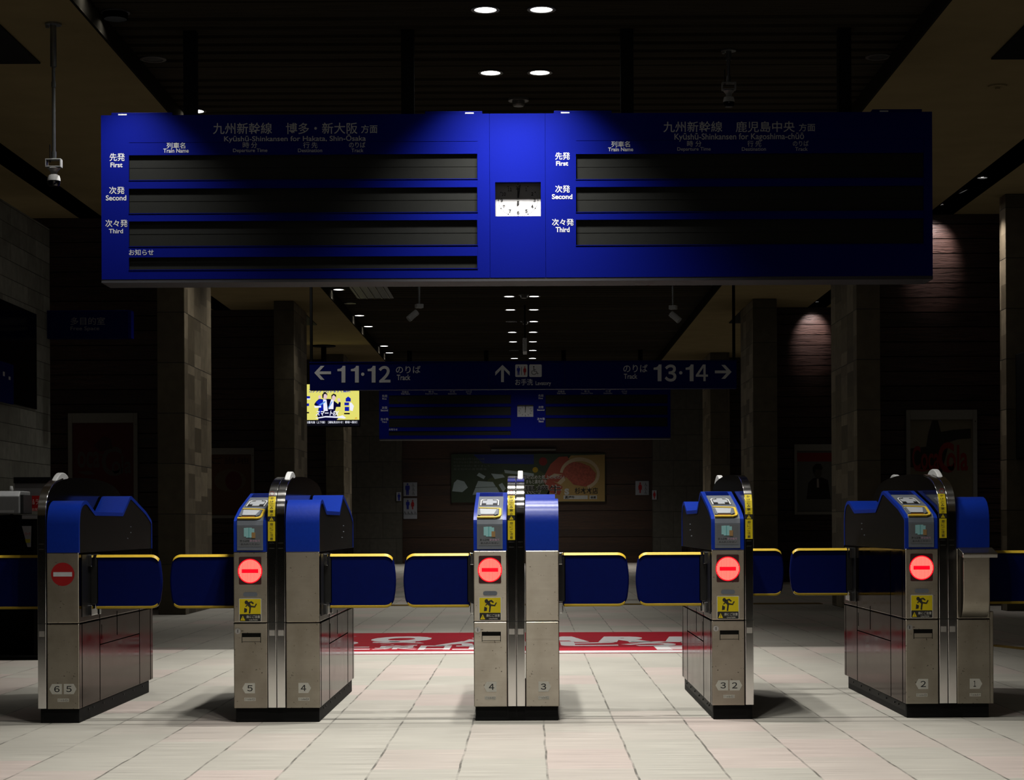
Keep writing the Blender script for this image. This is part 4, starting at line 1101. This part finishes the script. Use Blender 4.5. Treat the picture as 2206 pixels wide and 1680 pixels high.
ad('beef_slice', mat('advert_marbled_meat', rgb(170, 84, 66), .5, noise=.3, nscale=(18, 18, 18)), [((1214, 1004), (1226, 994), (1250, 996), (1270, 1004), (1284, 1020), (1280, 1038), (1262, 1048), (1236, 1044), (1218, 1026))], -.0078)
ad('beef_end', flat('advert_meat', 166, 76, 58), [((1168, 1032), (1190, 1036), (1212, 1048), (1206, 1066), (1186, 1062))], -.0064)
arc = lambda rx, ry: [(1249 + rx * math.cos(math.radians(q)), 1021 + ry * math.sin(math.radians(q))) for q in range(-175, 66, 12)]
ad('fat', flat('advert_fat', 206, 184, 150), [tuple(arc(43, 36) + arc(37, 28)[::-1]), ((1200, 1040), (1214, 1026), (1218, 1034), (1208, 1044)), ((1178, 1030), (1194, 1020), (1212, 1022), (1196, 1026))], -.0092)
ad('red_fruit', flat('advert_red', 120, 20, 14), [disc(1170, 994, 9, 20)], -.005)
ad('yellow_flower', flat('advert_yellow', 180, 150, 20), [disc(1153, 1012, 6, 14)], -.005)
def adt(nm, col, items, y=-.0125):
    m_ = MB()
    for s, u0, u1, v0, v1, b in items: put(m_, s, u0, u1, v0, v1, b, front(y), f)
    return m_.build(nm, col, sh, fix=False)
M_adw = flat('advert_white', 200, 200, 195)
adt('white_lettering', M_adw, [('旨味込めた極上の味わい', 1127, 1216, 1023, 1032, .02), ('くまもと黒毛和牛', 1127, 1178, 1033, 1042, .02), ('S', 1216, 1226, 1052, 1066, .06)])
adt('white_outline', M_adw, [('黒樺牛', 1127, 1210, 1044, 1064, .022)], -.0118)
adt('black_lettering', M_ink, [('黒樺牛', 1129, 1208, 1045.5, 1062.5, .008), ('杉本本店', 1238, 1288, 1050, 1064, .012)], -.0132)
adt('small_lettering', flat('advert_grey', 105, 112, 108), [('大自然の恵みが育てる安心の味', 977, 1044, 986, 991, 0), ('ゆたかな水と緑に囲まれた', 977, 1044, 993, 998, 0), ('牧場で大切に育てました', 977, 1056, 1001, 1006, 0), ('黒毛和牛の直営農場', 977, 1048, 1008, 1013, 0)])
ad('search_box', M_adw, [((1214, 1067), (1266, 1067), (1266, 1075), (1214, 1075)), ((1270, 1067), (1286, 1067), (1286, 1075), (1270, 1075))], -.006)
adt('search_lettering', M_ink, [('黒樺牛', 1217, 1238, 1068, 1074, .01), ('検索', 1272, 1284, 1068.5, 1074, .01)])

# lavatory signs at the far end
def lav(label, u0, u1, v0, v1, Y, men, women, chairs, col=None):
    f = lambda u, v: at(u, v, Y)
    t = thing('wall_lavatory_sign', label, 'sign', (0, Y, 0))
    xa, zt = f(u0, v0); xb, zb = f(u1, v1)
    s = MB().box(xa, xb, 0, .03, zb, zt).build('sign_plate', col or flat('lavatory_plate', 176, 180, 190), t)
    for nm, lst, fn, m_ in (('man_figure', men, man, M_mblue), ('woman_figure', women, woman, M_wred), ('wheelchair_figure', chairs, wheelchair, M_ink)):
        if lst:
            q = MB()
            for cx, top, h in lst: fn(q, cx, top, h, f, front(-.003), .002)
            q.build(nm, m_, s)
YL = YB - .06
lav('white square lavatory sign with one blue man, upper of two on the wall', 869, 898.5, 1039, 1068.5, YL, [(878, 1041, 25)], [], [(890, 1041, 7.5), (890.5, 1050, 7), (890.5, 1058.5, 7.5)])
lav('white lavatory sign with a blue man and a red woman, lower of two', 869, 898.5, 1073, 1117.5, YL, [(878.5, 1077, 20)], [(889, 1077, 20)], [(872.5, 1101, 8), (880, 1101, 8), (887, 1101, 8), (894.5, 1101, 8)])
lav('narrow lavatory sign with a blue man on the pale stone slab wall', 854, 864, 1060, 1079, YB - .39, [(859.6, 1062, 16)], [], [])
lav('dim lavatory sign with a red woman on the unlit side of the far board wall', 1369, 1398, 1036, 1066, YL, [], [(1379, 1039, 23)], [(1391, 1040, 7.5), (1391, 1049, 7), (1391, 1057, 7)])
lav('narrow sign with a red woman on the pale stone slab wall', 1405, 1414.5, 1056, 1076, YB - .39, [], [(1409.7, 1058, 16)], [])

# ================================================================== TELEVISION
YT = 36.8
t = thing('hanging_television', 'lit television with a yellow advertisement of two people in suits, hung behind the track sign', 'television', (0, YT, 0))
f = lambda u, v: at(u, v, YT)
xa, zt = f(622, 828); xb, zb = f(774, 917)
bk = MB().box(xa - .02, xb + .02, .012, .09, zb - .02, zt + .02).build('case', M_black, t, bevel=.006)
ye = MB().box(xa, xb, .004, .012, f(0, 907.5)[1], zt).build('screen_picture', M_tv_y, t)
MB().box(xa, xb, .004, .012, zb, f(0, 907.5)[1]).build('ticker_band', M_tv_k, t)
MB().cyl((f(697, 800)[0], .05, zt), .05, ZP - zt, n=14).cyl((f(697, 800)[0], .05, ZP - .02), .22, .02, n=20).build('hanging_pole', M_black, t)
def tv(nm, col, shapes, y):
    m_ = MB()
    for s in shapes: m_.plate([f(*q) for q in s], front(y), .001)
    return m_.build(nm, col, ye)
def z(pts): return [(640 + a / 14.707, 820 + b / 14.707) for a, b in pts]
tv('suit_navy', M_tv_n, [z([(540, 750), (600, 660), (700, 570), (830, 590), (960, 575), (1060, 580), (1200, 660), (1300, 740), (1330, 670), (1385, 690), (1375, 830), (1240, 830), (1200, 960), (1300, 1200), (1230, 1260), (680, 1260), (640, 1100), (690, 830), (560, 780)])], .002)
tv('suit_blue', M_tv_b, [z([(590, 680), (700, 590), (820, 600), (830, 900), (700, 1100), (690, 800)]), z([(255, 490), (410, 490), (410, 580), (255, 590)]), z([(240, 720), (380, 720), (380, 800), (240, 810)]), z([(1540, 560), (1620, 500), (1700, 560), (1700, 660), (1540, 660)]), z([(1500, 690), (1650, 690), (1640, 780), (1500, 780)]), z([(1510, 830), (1650, 830), (1650, 960), (1510, 960)])], .001)
tv('shirt_white', M_tv_w, [z([(825, 590), (930, 600), (975, 960), (840, 960)]), z([(1080, 590), (1160, 620), (1150, 900), (990, 900)]), z([(540, 800), (760, 795), (760, 850), (560, 860)]), z([(570, 1180), (900, 1120), (1300, 1130), (1550, 1170), (1500, 1200), (1350, 1180), (900, 1160), (640, 1200)]), z([(1310, 1130), (1450, 1095), (1550, 1180), (1480, 1200)]), z([(230, 560), (420, 560), (430, 590), (240, 600)]), z([(1660, 700), (1720, 690), (1800, 800), (1760, 960), (1680, 940)])], .000)
tv('hands_faces', M_tv_s, [z(disc(893, 490, 60, 20, 95)), z(disc(1158, 540, 58, 20, 85)), z(disc(715, 520, 42, 16, 60)), z(disc(1325, 610, 45, 16, 60))], -.001)
tv('hair', M_tv_k, [z([(800, 540), (795, 440), (880, 345), (960, 420), (955, 480), (920, 420), (850, 430), (830, 570)]), z([(1090, 560), (1085, 460), (1160, 405), (1240, 450), (1235, 530), (1210, 500), (1160, 450), (1110, 500), (1105, 590)]), z([(200, 990), (380, 990), (380, 1035), (200, 1035)]), z([(1490, 1020), (1670, 1020), (1670, 1065), (1490, 1065)])], -.002)
tv('sash', M_tv_l, [z([(690, 760), (890, 640), (900, 680), (740, 790)]), z([(980, 850), (1110, 640), (1120, 680), (1000, 870)])], -.003)
def tvt(nm, col, items, y):
    m_ = MB()
    for s, a, b, c, d, bo, shr in items:
        (u0, v0), (u1, v1) = z([(a, b), (c, d)])
        xx0, zz0 = f(u0, v1); xx1, zz1 = f(u1, v0); m_.text(s, xx0, zz0, xx1, zz1, front(y), bo, 0, shr)
    return m_.build(nm, col, ye, fix=False)
tvt('title_lettering', M_tv_w, [('スマートEX', 590, 945, 1330, 1115, .03, .25)], -.006)
tvt('headline_lettering', M_tv_b, [('カンタン予約 いますぐ無料!', 380, 230, 1690, 385, .02, 0)], -.004)
tvt('ticker_lettering', M_tv_w, [('>◆日豊本線（上下線）［運転見合わせ：都城〜国分］', 165, 1272, 1900, 1360, .008, 0)], .003)
tvt('corner_lettering', M_tv_o, [('JR', 1820, 1160, 1905, 1230, .03, .2)], -.004)

# ================================================================== CEILING EQUIPMENT
def security_camera(label, x, y, ztop, zc, s=1.0, lens_up=True, yaw=0):
    t = thing('ceiling_security_camera', label, 'security camera', (x, y, ztop), None, yaw)
    h = ztop - zc
    MB().cyl((0, 0, -.012), .055 * s, .012).box(-.05 * s, -.03 * s, -.01, .01, -.03, -.012).build('ceiling_flange', M_pole, t)
    MB().cyl((0, 0, -h * .32), .021 * s, h * .32 - .01, n=18).build('upper_pole', M_pole, t, smooth=True)
    MB().cyl((0, 0, -h), .0115 * s, h * .70, n=16).cyl((0, 0, -h * .47), .015 * s, .035, n=16).cyl((0, 0, -h), .017 * s, .05, n=16).build('lower_pole', M_pole, t, smooth=True)
    b = .052 * s
    br = MB().box(-b, b, -.03, .03, -h - .008, -h).box(-b, b, -.03, .03, -h - .056, -h - .048).box(-b, -b + .007, -.03, .03, -h - .05, -h - .004).box(b - .007, b, -.03, .03, -h - .05, -h - .004).build('bracket_box', M_camgrey, t, bevel=.002)
    MB().lathe([(.030 * s, -h - .056), (.042 * s, -h - .062), (.022 * s, -h - .085), (.022 * s, -h - .105)], (0, 0, 0)).build('neck', M_camgrey, t, smooth=True)
    MB().lathe([(.020 * s, -h - .100), (.036 * s, -h - .108), (.042 * s, -h - .130), (.043 * s, -h - .145)], (0, 0, 0)).build('camera_shell', M_wplas, t, smooth=True)
    MB().lathe([(.043 * s, -h - .145), (.040 * s, -h - .165), (.030 * s, -h - .180)], (0, 0, 0)).build('camera_dome', M_blkglos, t, smooth=True)
    MB().cyl((-.028 * s, .01, -h - .02), .004, .12, n=8).build('cable', M_blk, t)
x_, z_ = at(116, 343, 13.2)
security_camera('grey security camera on a long pole from the plaster soffit beside the departure board', x_, 13.2, ZP, z_, 1.0)
x_, z_ = at(1570, 178, 14.6)
security_camera('dim security camera hanging under the slats above the far end of the departure board', x_, 14.6, ZS, z_, 1.0)
for u, v, lab, yw in ((903, 655, 'small dim security camera over the arrow-to-the-left half of the track sign', .4), (1450, 658, 'small dim security camera over the arrow-to-the-right half of the track sign', -.4)):
    x_, z_ = at(u, v, 25.0)
    t = thing('ceiling_security_camera', lab, 'security camera', (x_, 25.0, z_), None, yw)
    MB().cyl((0, 0, 0), .014, ZS - z_, n=12).build('pole', M_pole, t)
    MB().box(-.045, .045, -.04, .04, -.05, .0).build('bracket_box', M_camgrey, t, bevel=.003)
    o = MB().cyl((0, 0, 0), .04, .15, 'x', 18).build('camera_shell', M_camgrey, t, smooth=True); o.location = (-.03, 0, -.10); o.rotation_euler = (0, math.radians(140 if yw > 0 else 40), 0)
def detector(label, x, y):
    t = thing('ceiling_smoke_detector', label, 'smoke detector', (x, y, ZS))
    MB().cyl((0, 0, -.018), .085, .018, n=28).build('base', M_rimoff, t, smooth=True)
    MB().lathe([(.052, -.018), (.05, -.05), (.04, -.062)], (0, 0, 0)).build('chamber', M_rimoff, t, smooth=True)
detector('round smoke detector in the slats just over the departure board clock', at(1117, 211, 16.25)[0], 16.25)
detector('round smoke detector between the first pair of distant downlights', at(1129, 636, 30.0)[0], 30.0)
detector('round smoke detector between the third pair of distant downlights', at(1131, 691, 33.9)[0], 33.9)
t = thing('ceiling_exit_sign', 'thin hanging sign seen edge on between the distant downlights', 'sign', (at(1131, 720, 31.5)[0], 31.5, ZS))
MB().box(-.012, .012, -.01, .01, -.55, 0).build('hanging_pole', M_black, t)
MB().box(-.03, .03, -.3, .3, -.76, -.55).build('sign_box', M_rimoff, t)
MB().box(-.034, -.028, -.302, .302, -.75, -.56).build('sign_face', M_wplas, t)
t = thing('ceiling_vent', 'slotted air vent with pale bars in the slatted ceiling below the departure board', 'vent', (-2.33, 29.35, ZS))
MB().box(-.28, .28, -1.1, 1.1, -.004, .01).build('backing', M_blk, t)
v_ = MB()
for i in range(5): v_.box(-.25 + i * .115, -.235 + i * .115, -1.05, 1.05, -.016, -.004)
v_.build('slat', flat('vent_bar', 120, 118, 100), t)
for x_, y_, nm in ((3.62, 15.2, 'nearest the departure board end'), (2.95, 27.0, 'behind the sign pole')):
    t = thing('ceiling_sprinkler', 'small round sprinkler plate in the plaster soffit ' + nm, 'sprinkler', (x_, y_, ZP))
    MB().cyl((0, 0, -.012), .07, .012, n=24).build('base', M_plaster, t); MB().cyl((0, 0, -.03), .02, .02, n=12).build('nozzle', M_plaster, t)
t = thing('wall_cabinet_box', 'black wall box at the right edge in front of the stone wall', 'box', (5.30, 19.6, 0))
MB().box(-.32, .6, -.3, .6, 1.55, 2.62).build('box_body', M_black, t, bevel=.01); MB().box(-.30, .58, -.304, -.3, 1.6, 2.57).build('box_door', M_blkglos, t)

# ================================================================== LEFT COUNTER THINGS
YC = 13.4
def cp(u, v): return at(u, v, YC)
def cq(u, v): return at(u, v, YC + .365)
t = thing('leaflet_stand', 'black leaflet stand with a red and white park and ride board', 'stand', (0, YC, 0))
xa, _ = cp(-60, 1200); xb, _ = cp(86, 1200)
MB().box(xa, xb, 0, .35, 0, .03).box(xa, xa + .05, .02, .33, .03, .955).box(xb - .05, xb, .02, .33, .03, .955).box(xa, xb, .30, .34, .03, .955).box(xa, xb, .0, .35, .955, .985).build('stand_frame', M_black, t, bevel=.004)
bo = MB().box(cq(26, 0)[0], cq(104, 0)[0], .37, .39, cq(0, 1101)[1], cq(0, 1041)[1]).build('header_board', flat('board_white', 150, 148, 150), t)
MB().box(cq(45, 0)[0], cq(104, 0)[0], .365, .37, cq(0, 1101)[1], cq(0, 1068)[1]).build('red_band', flat('board_red', 170, 12, 10), bo)
w = MB(); put(w, 'パーク＆ライド', 46, 98, 1074, 1087, .008, front(.363), cq); put(w, 'のお知らせ', 62, 96, 1094, 1100, .008, front(.363), cq); w.build('lettering', flat('board_pale', 225, 190, 185), bo, fix=False)
MB().box(cq(25, 0)[0], cq(104, 0)[0], .36, .40, cq(0, 1041)[1], cq(0, 1028)[1]).build('header_cap', M_black, bo)
MB().box(cp(44, 0)[0], cp(86, 0)[0], -.02, -.015, cp(0, 1118)[1], cp(0, 1110)[1]).build('white_edge', flat('board_white', 150, 148, 150), t)
lf = MB().plate([cp(*q) for q in ((49, 1133), (69, 1133), (68, 1178), (61, 1178))], front(-.02), .004).build('leaflet', flat('board_white', 150, 148, 150), t)
MB().plate([cp(*q) for q in ((56, 1161), (67.5, 1161), (67, 1169), (58, 1169))], front(-.025), .001).build('leaflet_band', flat('leaflet_yellow', 160, 150, 20), lf)
w = MB(); put(w, 'パーク', 55, 67.5, 1146, 1154, .01, front(-.026), cp); w.build('leaflet_lettering', flat('board_red', 170, 12, 10), lf, fix=False)
t = thing('ticket_printer', 'pale grey boxy printer on top of the black leaflet stand', 'printer', (0, YC - .02, .992))
MB().prism([(0, 0), (.3, 0), (.3, .155), (.04, .155), (.0, .12)], xa + .02, cp(38, 0)[0]).build('case', flat('printer_grey', 168, 170, 172), t, bevel=.006)
MB().box(cp(37.5, 0)[0], cp(45, 0)[0], .03, .26, .0, .13).build('end_cap', flat('printer_dark', 52, 54, 56), t, bevel=.003)
MB().box(xa + .05, cp(27, 0)[0], -.004, .01, .008, .025).build('paper_strip', flat('paper_white', 210, 210, 212), t)
t = thing('marker_pole', 'thin black pole with a bright tip leaning behind the grey printer', 'pole', (at(24, 0, YC + .45)[0], YC + .45, 0))
MB().prism([(-.014, .0), (.014, .0), (-.006, 1.15), (-.022, 1.15)], -.012, .012, 'y').build('shaft', M_black, t)
MB().lathe([(.011, 1.15), (.015, 1.165), (.009, 1.19)], (-.014, 0, 0)).build('tip', M_wplas, t, smooth=True)
t = thing('bench', 'brown topped bench end with a pale slanted leg on the left edge', 'bench', (at(0, 1400, 14.26)[0], 14.26, 0))
MB().box(-1.0, .075, -.1, .3, .205, .28).build('seat', flat('bench_brown', 96, 78, 84), t, bevel=.02)
MB().prism([(.03, 0), (.062, 0), (.065, .205), (.035, .205)], -.09, -.04, 'y').prism([(-.02, 0), (.03, 0), (.035, .205), (.03, .205)], -.05, .0, 'y').build('leg', flat('bench_leg_grey', 150, 152, 156), t)
MB().box(-.95, -.88, -.08, .28, 0, .205).build('leg', flat('bench_leg_grey', 150, 152, 156), t)

# ================================================================== WORLD, CAMERA, VIEW
wd = bpy.data.worlds.new('world'); S.world = wd; wd.use_nodes = True
bg = wd.node_tree.nodes['Background']; bg.inputs[0].default_value = (1, .9, .75, 1); bg.inputs[1].default_value = 0.024
cd = bpy.data.cameras.new('camera'); cam = bpy.data.objects.new('camera', cd); COL.objects.link(cam)
cd.sensor_width = 36; cd.sensor_fit = 'HORIZONTAL'; cd.lens = F * 36 / 2206
cd.shift_x = -(U0 - 1103) / 2206; cd.shift_y = (V0 - 840) / 2206
cd.clip_start = .1; cd.clip_end = 200
cam.location = (0, 0, H); cam.rotation_euler = (PI / 2, ROLL, 0)
S.camera = cam
vs_ = S.view_settings
vs_.view_transform = 'Standard'; vs_.look = 'None'; vs_.gamma = 1; vs_.exposure = 0.0; vs_.use_curve_mapping = False
S.cycles.use_denoising = True
S.cycles.max_bounces = 8; S.cycles.diffuse_bounces = 4; S.cycles.glossy_bounces = 5
S.cycles.sample_clamp_indirect = 4.0
S.cycles.use_fast_gi = True; S.cycles.fast_gi_method = 'REPLACE'; S.cycles.ao_bounces_render = 1; S.cycles.ao_bounces = 1
wd.light_settings.distance = 1.2; wd.light_settings.ao_factor = 1.0
